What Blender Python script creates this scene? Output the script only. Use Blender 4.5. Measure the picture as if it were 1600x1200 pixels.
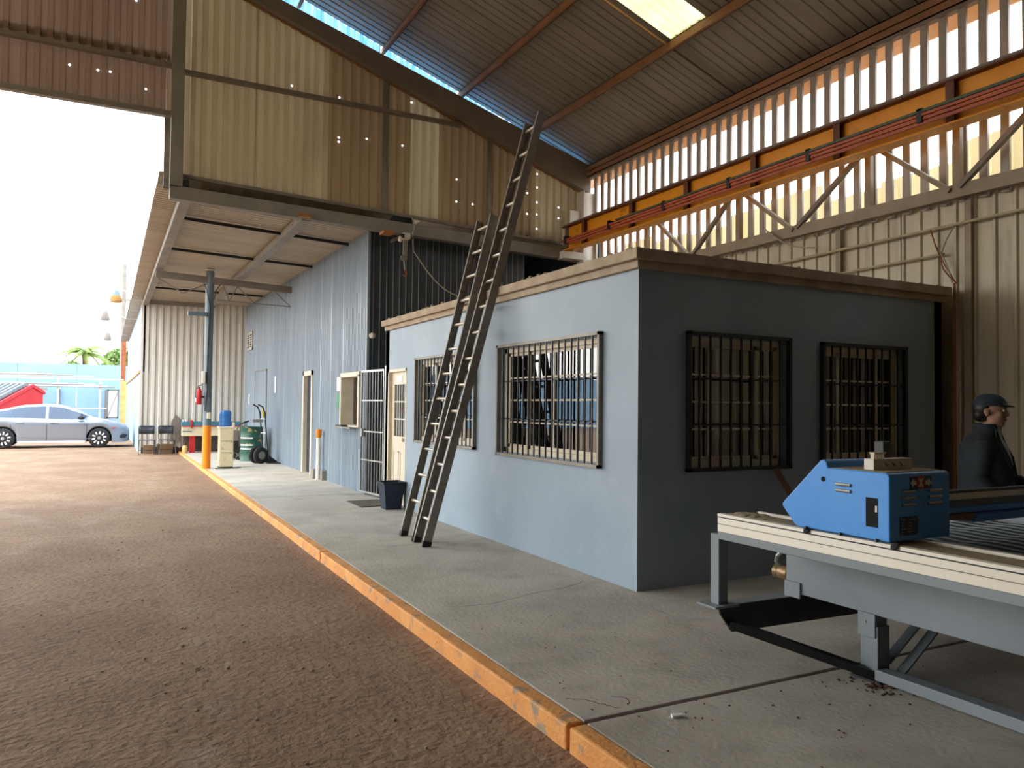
import bpy, bmesh, math, random
from mathutils import Vector, Matrix

random.seed(7)
D = bpy.data
SC = bpy.context.scene
COL = SC.collection
for _o in list(D.objects):
    D.objects.remove(_o)

# ------------------------------------------------------------------ camera
F_PX, CAM_H = 1210.0, 1.5
YAW, PITCH, ROLL = (math.radians(a) for a in (27.6, 1.6, 0.62))


def camera_axes():
    f = Vector((math.sin(YAW) * math.cos(PITCH), math.cos(YAW) * math.cos(PITCH), math.sin(PITCH)))
    r = Vector((math.cos(YAW), -math.sin(YAW), 0))
    u = r.cross(f)
    c, s = math.cos(ROLL), math.sin(ROLL)
    return c * r + s * u, -s * r + c * u, f


_r, _u, _f = camera_axes()
cam_data = D.cameras.new('camera')
cam_data.sensor_width = 36.0
cam_data.lens = F_PX / 1600 * 36.0
cam_data.clip_end = 500
cam = D.objects.new('camera', cam_data)
cam.matrix_world = Matrix(((_r.x, _u.x, -_f.x, 0), (_r.y, _u.y, -_f.y, 0), (_r.z, _u.z, -_f.z, CAM_H), (0, 0, 0, 1)))
COL.objects.link(cam)
SC.camera = cam

# ------------------------------------------------------------------ sky, sun, exposure
world = D.worlds.new('hazy_sky')
SC.world = world
world.use_nodes = True
_nt = world.node_tree
_nt.nodes.clear()
_out = _nt.nodes.new('ShaderNodeOutputWorld')
_bg = _nt.nodes.new('ShaderNodeBackground')
_tc = _nt.nodes.new('ShaderNodeTexCoord')
_sep = _nt.nodes.new('ShaderNodeSeparateXYZ')
_ramp = _nt.nodes.new('ShaderNodeValToRGB')
_ramp.color_ramp.elements[0].position = 0.0
_ramp.color_ramp.elements[0].color = (1.0, 0.965, 0.915, 1)
_ramp.color_ramp.elements[1].position = 0.75
_ramp.color_ramp.elements[1].color = (0.72, 0.86, 1.0, 1)
_nt.links.new(_tc.outputs['Generated'], _sep.inputs[0])
_nt.links.new(_sep.outputs['Z'], _ramp.inputs[0])
_nt.links.new(_ramp.outputs[0], _bg.inputs['Color'])
_nt.links.new(_bg.outputs[0], _out.inputs[0])
_bg.inputs['Strength'].default_value = 2.4

sun_data = D.lights.new('sun', 'SUN')
sun_data.energy = 0.9
sun_data.angle = math.radians(14)
sun_data.color = (1.0, 0.9, 0.76)
sun = D.objects.new('sun', sun_data)
sun.rotation_euler = Vector((0.62, 0.20, -0.76)).to_track_quat('-Z', 'Y').to_euler()
sun.location = (-20, 6, 18)
COL.objects.link(sun)

SC.view_settings.view_transform = 'Standard'
SC.view_settings.look = 'None'
SC.view_settings.gamma = 1.0
SC.view_settings.use_curve_mapping = False
SC.view_settings.exposure = 1.25
try:
    SC.cycles.max_bounces = 10
    SC.cycles.diffuse_bounces = 6
    SC.cycles.transparent_max_bounces = 12
    SC.cycles.use_denoising = True
    SC.cycles.sample_clamp_indirect = 6.0
except Exception:
    pass


# ------------------------------------------------------------------ materials
def lin(h):
    h = h.lstrip('#')
    out = []
    for i in (0, 2, 4):
        v = int(h[i:i + 2], 16) / 255
        out.append(v / 12.92 if v <= 0.04045 else ((v + 0.055) / 1.055) ** 2.4)
    return tuple(out) + (1,)


def new_mat(name):
    m = D.materials.new(name)
    m.use_nodes = True
    return m, m.node_tree, m.node_tree.nodes['Principled BSDF']


def mat(name, c1, c2=None, scale=6.0, stretch=(1, 1, 1), rough=0.6, metal=0.0, bump=0.0, bump_scale=None,
        detail=6.0, lo=0.35, hi=0.65, spec=None, translucent=0.0, c3=None, scale3=40.0, lo3=0.6, hi3=0.7):
    """Two-tone noise material in world position, optional third tone (specks, stains) and fine relief."""
    m, nt, b = new_mat(name)
    N, L = nt.nodes, nt.links
    c1 = lin(c1) if isinstance(c1, str) else c1
    b.inputs['Roughness'].default_value = rough
    b.inputs['Metallic'].default_value = metal
    if spec is not None:
        b.inputs['Specular IOR Level'].default_value = spec
    geo = N.new('ShaderNodeNewGeometry')
    mp = N.new('ShaderNodeMapping')
    mp.inputs['Scale'].default_value = stretch
    L.new(geo.outputs['Position'], mp.inputs['Vector'])
    col = None
    if c2 is not None:
        c2 = lin(c2) if isinstance(c2, str) else c2
        nz = N.new('ShaderNodeTexNoise')
        nz.inputs['Scale'].default_value = scale
        nz.inputs['Detail'].default_value = detail
        L.new(mp.outputs[0], nz.inputs['Vector'])
        rp = N.new('ShaderNodeValToRGB')
        rp.color_ramp.elements[0].position = lo
        rp.color_ramp.elements[0].color = c1
        rp.color_ramp.elements[1].position = hi
        rp.color_ramp.elements[1].color = c2
        L.new(nz.outputs['Fac'], rp.inputs[0])
        col = rp.outputs[0]
        if c3 is not None:
            c3 = lin(c3) if isinstance(c3, str) else c3
            n3 = N.new('ShaderNodeTexNoise')
            n3.inputs['Scale'].default_value = scale3
            n3.inputs['Detail'].default_value = 5.0
            L.new(mp.outputs[0], n3.inputs['Vector'])
            r3 = N.new('ShaderNodeMapRange')
            r3.inputs['From Min'].default_value = lo3
            r3.inputs['From Max'].default_value = hi3
            L.new(n3.outputs['Fac'], r3.inputs['Value'])
            mx = N.new('ShaderNodeMix')
            mx.data_type = 'RGBA'
            L.new(r3.outputs[0], mx.inputs['Factor'])
            L.new(col, mx.inputs[6])
            mx.inputs[7].default_value = c3
            col = mx.outputs[2]
        L.new(col, b.inputs['Base Color'])
    else:
        b.inputs['Base Color'].default_value = c1
    if bump:
        nb = N.new('ShaderNodeTexNoise')
        nb.inputs['Scale'].default_value = bump_scale or scale * 8
        nb.inputs['Detail'].default_value = 8.0
        L.new(mp.outputs[0], nb.inputs['Vector'])
        bp = N.new('ShaderNodeBump')
        bp.inputs['Strength'].default_value = bump
        bp.inputs['Distance'].default_value = 0.02
        L.new(nb.outputs['Fac'], bp.inputs['Height'])
        L.new(bp.outputs[0], b.inputs['Normal'])
    if translucent:
        tr = N.new('ShaderNodeBsdfTranslucent')
        if col is not None:
            L.new(col, tr.inputs['Color'])
        else:
            tr.inputs['Color'].default_value = c1
        ms = N.new('ShaderNodeMixShader')
        ms.inputs[0].default_value = translucent
        L.new(b.outputs[0], ms.inputs[1])
        L.new(tr.outputs[0], ms.inputs[2])
        L.new(ms.outputs[0], N['Material Output'].inputs['Surface'])
    return m


def glass_mat(name, tint=(0.75, 0.82, 0.84, 1), refl=1.5):
    m = D.materials.new(name)
    m.use_nodes = True
    nt = m.node_tree
    N, L = nt.nodes, nt.links
    N.clear()
    out = N.new('ShaderNodeOutputMaterial')
    tr = N.new('ShaderNodeBsdfTransparent')
    tr.inputs['Color'].default_value = tint
    gl = N.new('ShaderNodeBsdfGlossy')
    gl.inputs['Roughness'].default_value = 0.01
    fr = N.new('ShaderNodeFresnel')
    fr.inputs['IOR'].default_value = refl
    mx = N.new('ShaderNodeMixShader')
    L.new(fr.outputs[0], mx.inputs[0])
    L.new(tr.outputs[0], mx.inputs[1])
    L.new(gl.outputs[0], mx.inputs[2])
    L.new(mx.outputs[0], out.inputs['Surface'])
    return m


M = {}
M['dirt'] = mat('packed_dirt', '816349', '94765b', scale=0.9, rough=0.95, bump=0.9, bump_scale=22, c3='6c503b', scale3=9, lo3=0.5, hi3=0.85, detail=10)
M['concrete'] = mat('worn_concrete', 'aba397', 'beb6aa', scale=1.3, rough=0.85, bump=0.25, bump_scale=30, c3='968e80', scale3=3.2, lo3=0.5, hi3=0.9, detail=10)
M['kerb'] = mat('kerb_paint', 'd98f48', 'e6a35a', scale=4, rough=0.7, bump=0.4, bump_scale=40, c3='a08b72', scale3=7, lo3=0.56, hi3=0.66)
M['office'] = mat('office_paint', '8797a4', '93a2ae', scale=1.1, rough=0.5, bump=0.06, bump_scale=14, c3='98a5b0', scale3=2.2, lo3=0.55, hi3=0.8)
M['cement'] = mat('bare_cement', 'b5a48e', 'a39079', scale=5, rough=0.9, bump=0.4, bump_scale=45)
M['rubble'] = mat('roof_rubble', 'a8977f', '8c7a64', scale=9, rough=0.95, bump=0.5, bump_scale=40)
M['roof'] = mat('roof_sheet_metal', '89867e', '96938b', scale=1.5, stretch=(0.4, 3, 0.4), rough=0.5, metal=0.1, bump=0.04)
M['steel'] = mat('dark_frame_steel', '756c63', '80776d', scale=3, rough=0.6)
M['steel_grey'] = mat('grey_frame_steel', '8b867e', '7b766f', scale=3, rough=0.55)
M['purlin'] = mat('oxide_purlin', '946b48', '835d3f', scale=3, rough=0.65)
M['gab_tan'] = mat('tan_sheet', 'a08b6b', 'ab9775', scale=1.2, stretch=(0.8, 0.8, 0.25), rough=0.55, c3='85704d', scale3=2.0, lo3=0.55, hi3=0.9, translucent=0.12)
M['gab_brown'] = mat('brown_sheet', '82684a', '8d7453', scale=1.2, stretch=(0.8, 0.8, 0.25), rough=0.6, c3='6f5839', scale3=2.0, lo3=0.55, hi3=0.9, translucent=0.12)
M['gab_beige'] = mat('beige_sheet', 'b3a486', 'a79774', scale=1.2, stretch=(0.8, 0.8, 0.25), rough=0.5, c3='98865f', scale3=2.4, lo3=0.56, hi3=0.9, translucent=0.12)
M['gab_rust'] = mat('rust_brown_sheet', '866b57', '937864', scale=1.2, stretch=(0.8, 0.8, 0.25), rough=0.65, c3='725847', scale3=2.0, lo3=0.52, hi3=0.9, translucent=0.12)
M['bluewall'] = mat('blue_grey_sheet', '7b8a98', '8896a2', scale=1.0, stretch=(3, 3, 0.35), rough=0.32, bump=0.05, bump_scale=5, c3='94a2aa', scale3=1.5, lo3=0.52, hi3=0.75)
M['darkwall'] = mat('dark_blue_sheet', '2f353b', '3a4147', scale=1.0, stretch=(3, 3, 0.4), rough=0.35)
M['greywall'] = mat('pale_grey_sheet', 'd3cfc6', 'c9c4ba', scale=0.9, stretch=(3, 3, 0.4), rough=0.5)
M['canopy'] = mat('canopy_sheet', 'b5a893', 'a69984', scale=1.0, stretch=(0.5, 3, 1), rough=0.55)
M['bluesky'] = mat('blue_translucent_sheet', '62a8e8', '9acdf6', scale=7, stretch=(1, 1, 0.1), rough=0.4, translucent=0.75)
M['skylight'] = mat('translucent_skylight', 'e3d69c', 'd9ca88', scale=3, rough=0.4, translucent=0.5)
M['panel'] = mat('right_wall_sheet', 'c0b499', 'b2a68c', scale=0.8, stretch=(3, 3, 0.4), rough=0.5, metal=0.1, c3='978c76', scale3=2.4, lo3=0.55, hi3=0.75)
M['outer'] = mat('cream_translucent_sheet', 'd9c9a0', 'cdbb8e', scale=1.5, stretch=(2, 2, 0.4), rough=0.5, translucent=0.45)
M['rib'] = mat('rib_steel', 'a8a199', '989088', scale=2, rough=0.5, metal=0.1)
M['truss'] = mat('truss_steel', '9a8a73', '8a7a64', scale=4, rough=0.6)
M['crane'] = mat('crane_yellow', 'f2a21e', 'e89618', scale=2, rough=0.45, c3='c98014', scale3=6, lo3=0.6, hi3=0.75)
M['crane_dk'] = mat('crane_stiffener', '6b3b1c', '5a3018', scale=3, rough=0.6)
M['cond_red'] = mat('conductor_red', 'b9583c', 'a84c33', scale=4, rough=0.5)
M['cond_green'] = mat('conductor_green', '4f5a45', '434d3a', scale=4, rough=0.5)
M['black'] = mat('black_paint', '15171a', '1c1f22', scale=6, rough=0.45)
M['rubber'] = mat('black_rubber', '1b1b1c', '262626', scale=10, rough=0.8)
M['white'] = mat('white_paint', 'e6e1d6', 'dcd6c8', scale=4, rough=0.5)
M['cream'] = mat('cream_frame', 'd8ccb6', 'cdc0a8', scale=4, rough=0.5)
M['alu'] = mat('aluminium', 'b9b8b2', 'a9a8a3', scale=8, rough=0.35, metal=0.7)
M['alu_dk'] = mat('weathered_aluminium', '8a8378', '7a7368', scale=6, rough=0.5, metal=0.3)
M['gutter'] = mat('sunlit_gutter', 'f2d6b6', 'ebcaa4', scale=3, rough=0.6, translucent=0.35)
M['palewall'] = mat('pale_blue_render', 'a3b7c7', '97acbd', scale=0.8, rough=0.7)
M['rung'] = mat('bare_rung', 'cfc6b6', 'bdb3a2', scale=9, rough=0.4, metal=0.4)
M['pole'] = mat('pole_blue_grey', '5f7078', '6b7c84', scale=3, rough=0.4)
M['orange'] = mat('safety_orange', 'f08a08', 'e67f06', scale=3, rough=0.5)
M['red'] = mat('red_paint', 'c0262c', 'ae2026', scale=4, rough=0.45)
M['teal'] = mat('teal_paint', '3f7c90', '356d80', scale=4, rough=0.5)
M['ivory'] = mat('ivory_plastic', 'd8cdac', 'cfc39f', scale=4, rough=0.5, c3='b3a583', scale3=9, lo3=0.6, hi3=0.7)
M['bottle'] = mat('blue_bottle', '3f7fc4', '4f8fd2', scale=4, rough=0.15, translucent=0.35)
M['drum'] = mat('green_drum', '1f4a3c', '265646', scale=5, rough=0.4, c3='c8ab63', scale3=5, lo3=0.6, hi3=0.66)
M['cnc_blue'] = mat('machine_blue', '3a93e6', '459bea', scale=2, rough=0.4, c3='5a93b8', scale3=5, lo3=0.66, hi3=0.8)
M['cnc_grey'] = mat('machine_grey', '7c858a', '858e92', scale=3, rough=0.5)
M['dust'] = mat('dusty_top', 'a89a80', '958569', scale=14, rough=0.9, bump=0.3, bump_scale=60)
M['rail'] = mat('machined_rail', 'f7f1e2', 'f0e8d5', scale=3, stretch=(2, 0.3, 2), rough=0.35)
M['slat'] = mat('bed_slat_steel', '8a8f92', '6d7275', scale=8, rough=0.5)
M['chair_grey'] = mat('chair_paint', '474c55', '3f444c', scale=8, rough=0.4)
M['slat_side'] = mat('dark_slat_sides', '23272a', '1b1e21', scale=8, rough=0.7)  # slat sides, darker than the slat edges
M['void'] = mat('black_void', (0.003, 0.003, 0.003, 1), rough=0.9)  # near-black that paints the dark inside openings onto flat plates
M['darkblue'] = mat('dark_navy', '1c2733', '222e3b', scale=6, rough=0.8)
M['brass'] = mat('brass_valve', '9a7f5e', '7f6648', scale=12, rough=0.4, metal=0.5)
M['rust'] = mat('rusty_steel', '9a5a38', '7d4529', scale=6, rough=0.8)
M['wood'] = mat('plain_wood', 'b9834a', 'a6733e', scale=8, rough=0.7)
M['wood_dk'] = mat('dark_wood', '5a3a24', '4a2f1d', scale=8, rough=0.8)
M['asphalt_mat'] = mat('grey_mat', '5b554c', '4c463f', scale=12, rough=0.95)
M['wire'] = mat('pale_cable', 'a89f8c', '988f7c', scale=10, rough=0.6)
M['conduit'] = mat('cream_conduit', 'b9ab8c', 'a99b7c', scale=5, rough=0.5)
M['car'] = mat('silver_car_paint', (0.30, 0.33, 0.38, 1), rough=0.25, metal=0.5)
M['car_glass'] = mat('dark_car_glass', '2a3a52', rough=0.08, metal=0.0, spec=0.8)
M['car_white'] = mat('car_trim_white', 'e9e9ea', rough=0.3)
M['tail'] = mat('red_lens', 'c2301c', rough=0.25)
M['wallblue'] = mat('perimeter_blue', '8fb4d2', '82a9c9', scale=0.5, rough=0.8)
M['skipred'] = mat('skip_red', 'd0393c', 'c43034', scale=1.2, rough=0.6)
M['skipgrey'] = mat('skip_lid_grey', '5f6468', '6d7276', scale=2, rough=0.5)
M['foliage'] = mat('palm_green', '7f9a4a', '98ad5e', scale=3, rough=0.6, translucent=0.3)
M['tree'] = mat('tree_green', '62803f', '7c9450', scale=3, rough=0.7, translucent=0.25)
M['yellowpost'] = mat('yellow_pillar', 'd2a768', 'c19456', scale=3, rough=0.6)
M['skin'] = mat('skin', (0.36, 0.19, 0.12, 1), (0.42, 0.23, 0.15, 1), scale=12, rough=0.55)
M['coat'] = mat('dark_coat', '1a2127', '222a31', scale=9, rough=0.85, bump=0.15, bump_scale=60)
M['shirt'] = mat('pale_blue_shirt', 'a9bccd', '9bb0c3', scale=9, rough=0.8)
M['hair'] = mat('black_hair', '0d0d0e', '161514', scale=20, rough=0.5)
M['brickbrown'] = mat('dark_brick', '3a2a24', '4a352c', scale=6, rough=0.85)
M['interior'] = mat('dim_interior', '6f675c', '7a7266', scale=2, rough=0.9)
M['glass'] = glass_mat('window_glass', refl=2.5)
M['glass_dk'] = glass_mat('window_glass_tinted', (0.35, 0.38, 0.4, 1))
M['blind'] = mat('white_blind', 'e4ddd0', 'd8d0c2', scale=3, rough=0.7, translucent=0.3)
M['paper'] = mat('white_paper', 'f0efec', 'e6e5e0', scale=6, rough=0.7)
M['green_tag'] = mat('green_print', '3f8a5f', '357a52', scale=6, rough=0.6)
M['yellow_tag'] = mat('yellow_grip', 'd8c62a', 'cbb822', scale=6, rough=0.5)
M['plate'] = mat('black_nameplate', '14181c', '1b2025', scale=8, rough=0.35)
M['label_white'] = mat('label_white', 'dcdcd6', 'd0d0ca', scale=8, rough=0.5)
M['label_red'] = mat('label_red', 'a8262c', '981f25', scale=8, rough=0.5)
M['label_black'] = mat('label_black', '1a1d1f', '212527', scale=8, rough=0.5)


def add_tyre_tracks(m):
    """Compacted wheel tracks in the dirt: pale bands on wide arcs, broken up by noise."""
    nt = m.node_tree
    N, L = nt.nodes, nt.links
    b = N['Principled BSDF']
    src = b.inputs['Base Color'].links[0].from_socket
    geo = N.new('ShaderNodeNewGeometry')
    fac = None
    for cx, cy, r in ((-13.0, 6.0, 13.6), (-13.0, 6.0, 15.1), (16.0, 22.0, 18.2), (16.0, 22.0, 19.7), (-30.0, 20.0, 31.0)):
        d = N.new('ShaderNodeVectorMath')
        d.operation = 'DISTANCE'
        L.new(geo.outputs['Position'], d.inputs[0])
        d.inputs[1].default_value = (cx, cy, -0.1)
        su = N.new('ShaderNodeMath')
        su.operation = 'SUBTRACT'
        L.new(d.outputs['Value'], su.inputs[0])
        su.inputs[1].default_value = r
        ab = N.new('ShaderNodeMath')
        ab.operation = 'ABSOLUTE'
        L.new(su.outputs[0], ab.inputs[0])
        mr = N.new('ShaderNodeMapRange')
        mr.inputs['From Min'].default_value = 0.03
        mr.inputs['From Max'].default_value = 0.17
        mr.inputs['To Min'].default_value = 1.0
        mr.inputs['To Max'].default_value = 0.0
        L.new(ab.outputs[0], mr.inputs['Value'])
        if fac is None:
            fac = mr.outputs[0]
        else:
            mxm = N.new('ShaderNodeMath')
            mxm.operation = 'MAXIMUM'
            L.new(fac, mxm.inputs[0])
            L.new(mr.outputs[0], mxm.inputs[1])
            fac = mxm.outputs[0]
    nz = N.new('ShaderNodeTexNoise')
    nz.inputs['Scale'].default_value = 3.0
    nz.inputs['Detail'].default_value = 8.0
    L.new(geo.outputs['Position'], nz.inputs['Vector'])
    m1 = N.new('ShaderNodeMath')
    m1.operation = 'MULTIPLY'
    L.new(fac, m1.inputs[0])
    sharp = N.new('ShaderNodeMapRange')
    sharp.inputs['From Min'].default_value = 0.42
    sharp.inputs['From Max'].default_value = 0.72
    sharp.inputs['To Max'].default_value = 0.75
    L.new(nz.outputs['Fac'], sharp.inputs['Value'])
    L.new(sharp.outputs[0], m1.inputs[1])
    mx = N.new('ShaderNodeMix')
    mx.data_type = 'RGBA'
    L.new(m1.outputs[0], mx.inputs['Factor'])
    L.new(src, mx.inputs[6])
    mx.inputs[7].default_value = lin('98806c')
    L.new(mx.outputs[2], b.inputs['Base Color'])


add_tyre_tracks(M['dirt'])


# ------------------------------------------------------------------ geometry helpers
ORG = {}


def tag(o, label=None, cat=None, group=None, kind=None):
    if label:
        o['label'] = label
    if cat:
        o['category'] = cat
    if group:
        o['group'] = group
    if kind:
        o['kind'] = kind
    return o


def empty(name, loc=(0, 0, 0), rz=0.0, label=None, cat=None, group=None, kind=None):
    o = D.objects.new(name, None)
    o.empty_display_size = 0.1
    o.location = loc
    o.rotation_euler = (0, 0, rz)
    COL.objects.link(o)
    ORG[o.name] = Vector(loc)
    return tag(o, label, cat, group, kind)


class MB:
    """Collects shapes in world (or a thing's local) coordinates and links them as one mesh object."""

    def __init__(self):
        self.v, self.f = [], []

    def add(self, verts, faces):
        n = len(self.v)
        self.v += [Vector(p) for p in verts]
        self.f += [tuple(i + n for i in f) for f in faces]
        return self

    def box(self, x0, x1, y0, y1, z0, z1):
        v = [(x, y, z) for z in (z0, z1) for y in (y0, y1) for x in (x0, x1)]
        return self.add(v, [(0, 2, 3, 1), (4, 5, 7, 6), (0, 1, 5, 4), (2, 6, 7, 3), (0, 4, 6, 2), (1, 3, 7, 5)])

    def bar(self, p, q, w, h, up=(0, 0, 1)):
        p, q = Vector(p), Vector(q)
        d = (q - p).normalized()
        up = Vector(up)
        if abs(d.dot(up)) > 0.98:
            up = Vector((0, 1, 0))
        s = d.cross(up).normalized()
        t = s.cross(d).normalized()
        v = []
        for c in (p, q):
            for a, b in ((-1, -1), (1, -1), (1, 1), (-1, 1)):
                v.append(c + s * (a * w / 2) + t * (b * h / 2))
        return self.add(v, [(0, 3, 2, 1), (4, 5, 6, 7), (0, 1, 5, 4), (1, 2, 6, 5), (2, 3, 7, 6), (3, 0, 4, 7)])

    def tube(self, pts, r, seg=8, caps=True, r_end=None):
        pts = [Vector(p) for p in pts]
        n = len(pts)
        base = len(self.v)
        prev = None
        for i, p in enumerate(pts):
            d = (pts[min(i + 1, n - 1)] - pts[max(i - 1, 0)]).normalized()
            if prev is None:
                a = Vector((0, 0, 1)) if abs(d.z) < 0.9 else Vector((1, 0, 0))
                s = d.cross(a).normalized()
            else:
                s = (prev - d * prev.dot(d)).normalized()
            prev = s
            t = d.cross(s)
            rr = r if r_end is None else r + (r_end - r) * i / max(1, n - 1)
            for k in range(seg):
                a = 2 * math.pi * k / seg
                self.v.append(p + (s * math.cos(a) + t * math.sin(a)) * rr)
        for i in range(n - 1):
            for k in range(seg):
                a, b = base + i * seg + k, base + i * seg + (k + 1) % seg
                self.f.append((a, b, b + seg, a + seg))
        if caps:
            self.f.append(tuple(base + k for k in reversed(range(seg))))
            self.f.append(tuple(base + (n - 1) * seg + k for k in range(seg)))
        return self

    def lathe(self, prof, c=(0, 0, 0), axis=(0, 0, 1), seg=20):
        """prof: (radius, height) pairs along axis from c."""
        c, ax = Vector(c), Vector(axis).normalized()
        a = Vector((1, 0, 0)) if abs(ax.x) < 0.9 else Vector((0, 1, 0))
        s = ax.cross(a).normalized()
        t = ax.cross(s)
        base = len(self.v)
        for r, h in prof:
            for k in range(seg):
                an = 2 * math.pi * k / seg
                self.v.append(c + ax * h + (s * math.cos(an) + t * math.sin(an)) * max(r, 1e-4))
        for i in range(len(prof) - 1):
            for k in range(seg):
                p, q = base + i * seg + k, base + i * seg + (k + 1) % seg
                self.f.append((p, q, q + seg, p + seg))
        self.f.append(tuple(base + k for k in reversed(range(seg))))
        self.f.append(tuple(base + (len(prof) - 1) * seg + k for k in range(seg)))
        return self

    def prism(self, poly, axis, a, b):
        """poly in the two other axes (order xyz without axis), extruded from a to b."""
        def P(u, v, w):
            return {'x': (w, u, v), 'y': (u, w, v), 'z': (u, v, w)}[axis]
        n = len(poly)
        v = [P(u, w, a) for u, w in poly] + [P(u, w, b) for u, w in poly]
        f = [tuple(range(n)), tuple(reversed(range(n, 2 * n)))]
        f += [(i, (i + 1) % n, (i + 1) % n + n, i + n) for i in range(n)]
        return self.add(v, f)

    def ball(self, c, rx, ry=None, rz=None, seg=12, rings=8):
        ry = rx if ry is None else ry
        rz = rx if rz is None else rz
        c = Vector(c)
        base = len(self.v)
        for i in range(rings + 1):
            th = math.pi * i / rings
            for k in range(seg):
                a = 2 * math.pi * k / seg
                self.v.append(c + Vector((rx * math.sin(th) * math.cos(a), ry * math.sin(th) * math.sin(a), rz * math.cos(th))))
        for i in range(rings):
            for k in range(seg):
                p, q = base + i * seg + k, base + i * seg + (k + 1) % seg
                self.f.append((p, p + seg, q + seg, q))
        return self

    def quad(self, a, b, c, d):
        return self.add([a, b, c, d], [(0, 1, 2, 3)])

    def build(self, name, m, parent=None, smooth=False, bevel=0.0, local=False, label=None, cat=None, group=None, kind=None, solid=0.0):
        me = D.meshes.new(name)
        if local:
            org = Vector((0, 0, 0))
        elif parent is not None:
            org = ORG[parent.name]
        else:
            xs = [p.x for p in self.v]
            ys = [p.y for p in self.v]
            zs = [p.z for p in self.v]
            org = Vector(((min(xs) + max(xs)) / 2, (min(ys) + max(ys)) / 2, min(zs)))
        me.from_pydata([tuple(p - org) for p in self.v], [], self.f)
        bm = bmesh.new()
        bm.from_mesh(me)
        bmesh.ops.remove_doubles(bm, verts=bm.verts, dist=1e-5)
        bmesh.ops.recalc_face_normals(bm, faces=bm.faces)
        bm.to_mesh(me)
        bm.free()
        me.update()
        if smooth:
            me.shade_smooth() if hasattr(me, 'shade_smooth') else None
            try:
                me.set_sharp_from_angle(angle=math.radians(42))
            except Exception:
                pass
        me.materials.append(M[m] if isinstance(m, str) else m)
        o = D.objects.new(name, me)
        COL.objects.link(o)
        if parent is not None:
            o.parent = parent
            ORG[o.name] = org
        else:
            o.location = org
            ORG[o.name] = org
        if bevel:
            md = o.modifiers.new('bevel', 'BEVEL')
            md.width = bevel
            md.segments = 2
            md.limit_method = 'ANGLE'
        if solid:
            md = o.modifiers.new('thickness', 'SOLIDIFY')
            md.thickness = solid
            md.offset = 0
        return tag(o, label, cat, group, kind)


def share(src, name, parent, offset=(0, 0, 0)):
    """A copy of a part that shares its mesh, moved by offset (in the parent's space)."""
    c = src.copy()
    c.name = name
    COL.objects.link(c)
    c.parent = parent
    c.location = Vector(offset) + src.location
    ORG[c.name] = ORG[parent.name]
    return c


def copy_tree(root, loc, rz=None, label=None):
    r = root.copy()
    COL.objects.link(r)
    r.location = loc
    if rz is not None:
        r.rotation_euler = (0, 0, rz)
    if label:
        r['label'] = label
    for ch in list(root.children):
        c = ch.copy()
        COL.objects.link(c)
        c.parent = r
        for g in list(ch.children):
            d = g.copy()
            COL.objects.link(d)
            d.parent = c
    return r


TRAP = ((0.0, 0.0), (0.42, 0.0), (0.52, 1.0), (0.90, 1.0), (1.0, 0.0))
RIB = ((0.0, 0.0), (0.72, 0.0), (0.80, 1.0), (0.92, 1.0), (1.0, 0.0))
SINE = tuple((i / 8, 0.5 - 0.5 * math.cos(2 * math.pi * i / 8)) for i in range(9))


def corr(o, u, v, n, width, lo, hi, pitch, depth, prof=TRAP, holes=()):
    """Corrugated sheet: origin o, u across ribs, v along ribs, n out of sheet. lo/hi: numbers or functions of distance along u.
    holes: (u, v, radius) points opened in the flat pans."""
    o, u, v, n = Vector(o), Vector(u).normalized(), Vector(v).normalized(), Vector(n).normalized()
    fl = lo if callable(lo) else (lambda s: lo)
    fh = hi if callable(hi) else (lambda s: hi)
    mb = MB()
    pts = []
    s = 0.0
    while s < width - 1e-6:
        for a, h in prof[:-1]:
            d = s + a * pitch
            if d < width - 1e-6:
                pts.append((d, h * depth))
        s += pitch
    last = (width % pitch) / pitch
    hl = 0.0
    pts.append((width, hl))

    def P(d, w, h):
        return o + u * d + v * w + n * h

    for (d0, h0), (d1, h1) in zip(pts, pts[1:]):
        inside = sorted([q for q in holes if d0 + q[2] < q[0] < d1 - q[2] and fl(q[0]) + 0.05 < q[1] < fh(q[0]) - 0.05], key=lambda q: q[1]) if abs(h0 - h1) < 1e-6 else []
        if not inside:
            mb.quad(P(d0, fl(d0), h0), P(d1, fl(d1), h1), P(d1, fh(d1), h1), P(d0, fh(d0), h0))
            continue
        ok = []
        for q in inside:
            if not ok or q[1] - ok[-1][1] > 2.6 * q[2]:
                ok.append(q)
        lo0, lo1 = fl(d0), fl(d1)
        for i, (hu, hv, r) in enumerate(ok):
            if i + 1 < len(ok):
                t0 = t1 = (hv + ok[i + 1][1]) / 2
            else:
                t0, t1 = fh(d0), fh(d1)
            mid0, mid1 = hv, hv
            ring_o = [P(d0, lo0, h0), P(hu, (lo0 + lo1) / 2, h0), P(d1, lo1, h0), P(d1, hv, h0),
                      P(d1, t1, h0), P(hu, (t0 + t1) / 2, h0), P(d0, t0, h0), P(d0, hv, h0)]
            ring_i = []
            for k in range(8):
                a = math.radians(225 + 45 * k)
                ring_i.append(P(hu + r * math.cos(a), hv + r * math.sin(a), h0))
            for k in range(8):
                kk = (k + 1) % 8
                mb.quad(ring_o[k], ring_o[kk], ring_i[kk], ring_i[k])
            lo0, lo1 = t0, t1
    return mb


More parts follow.
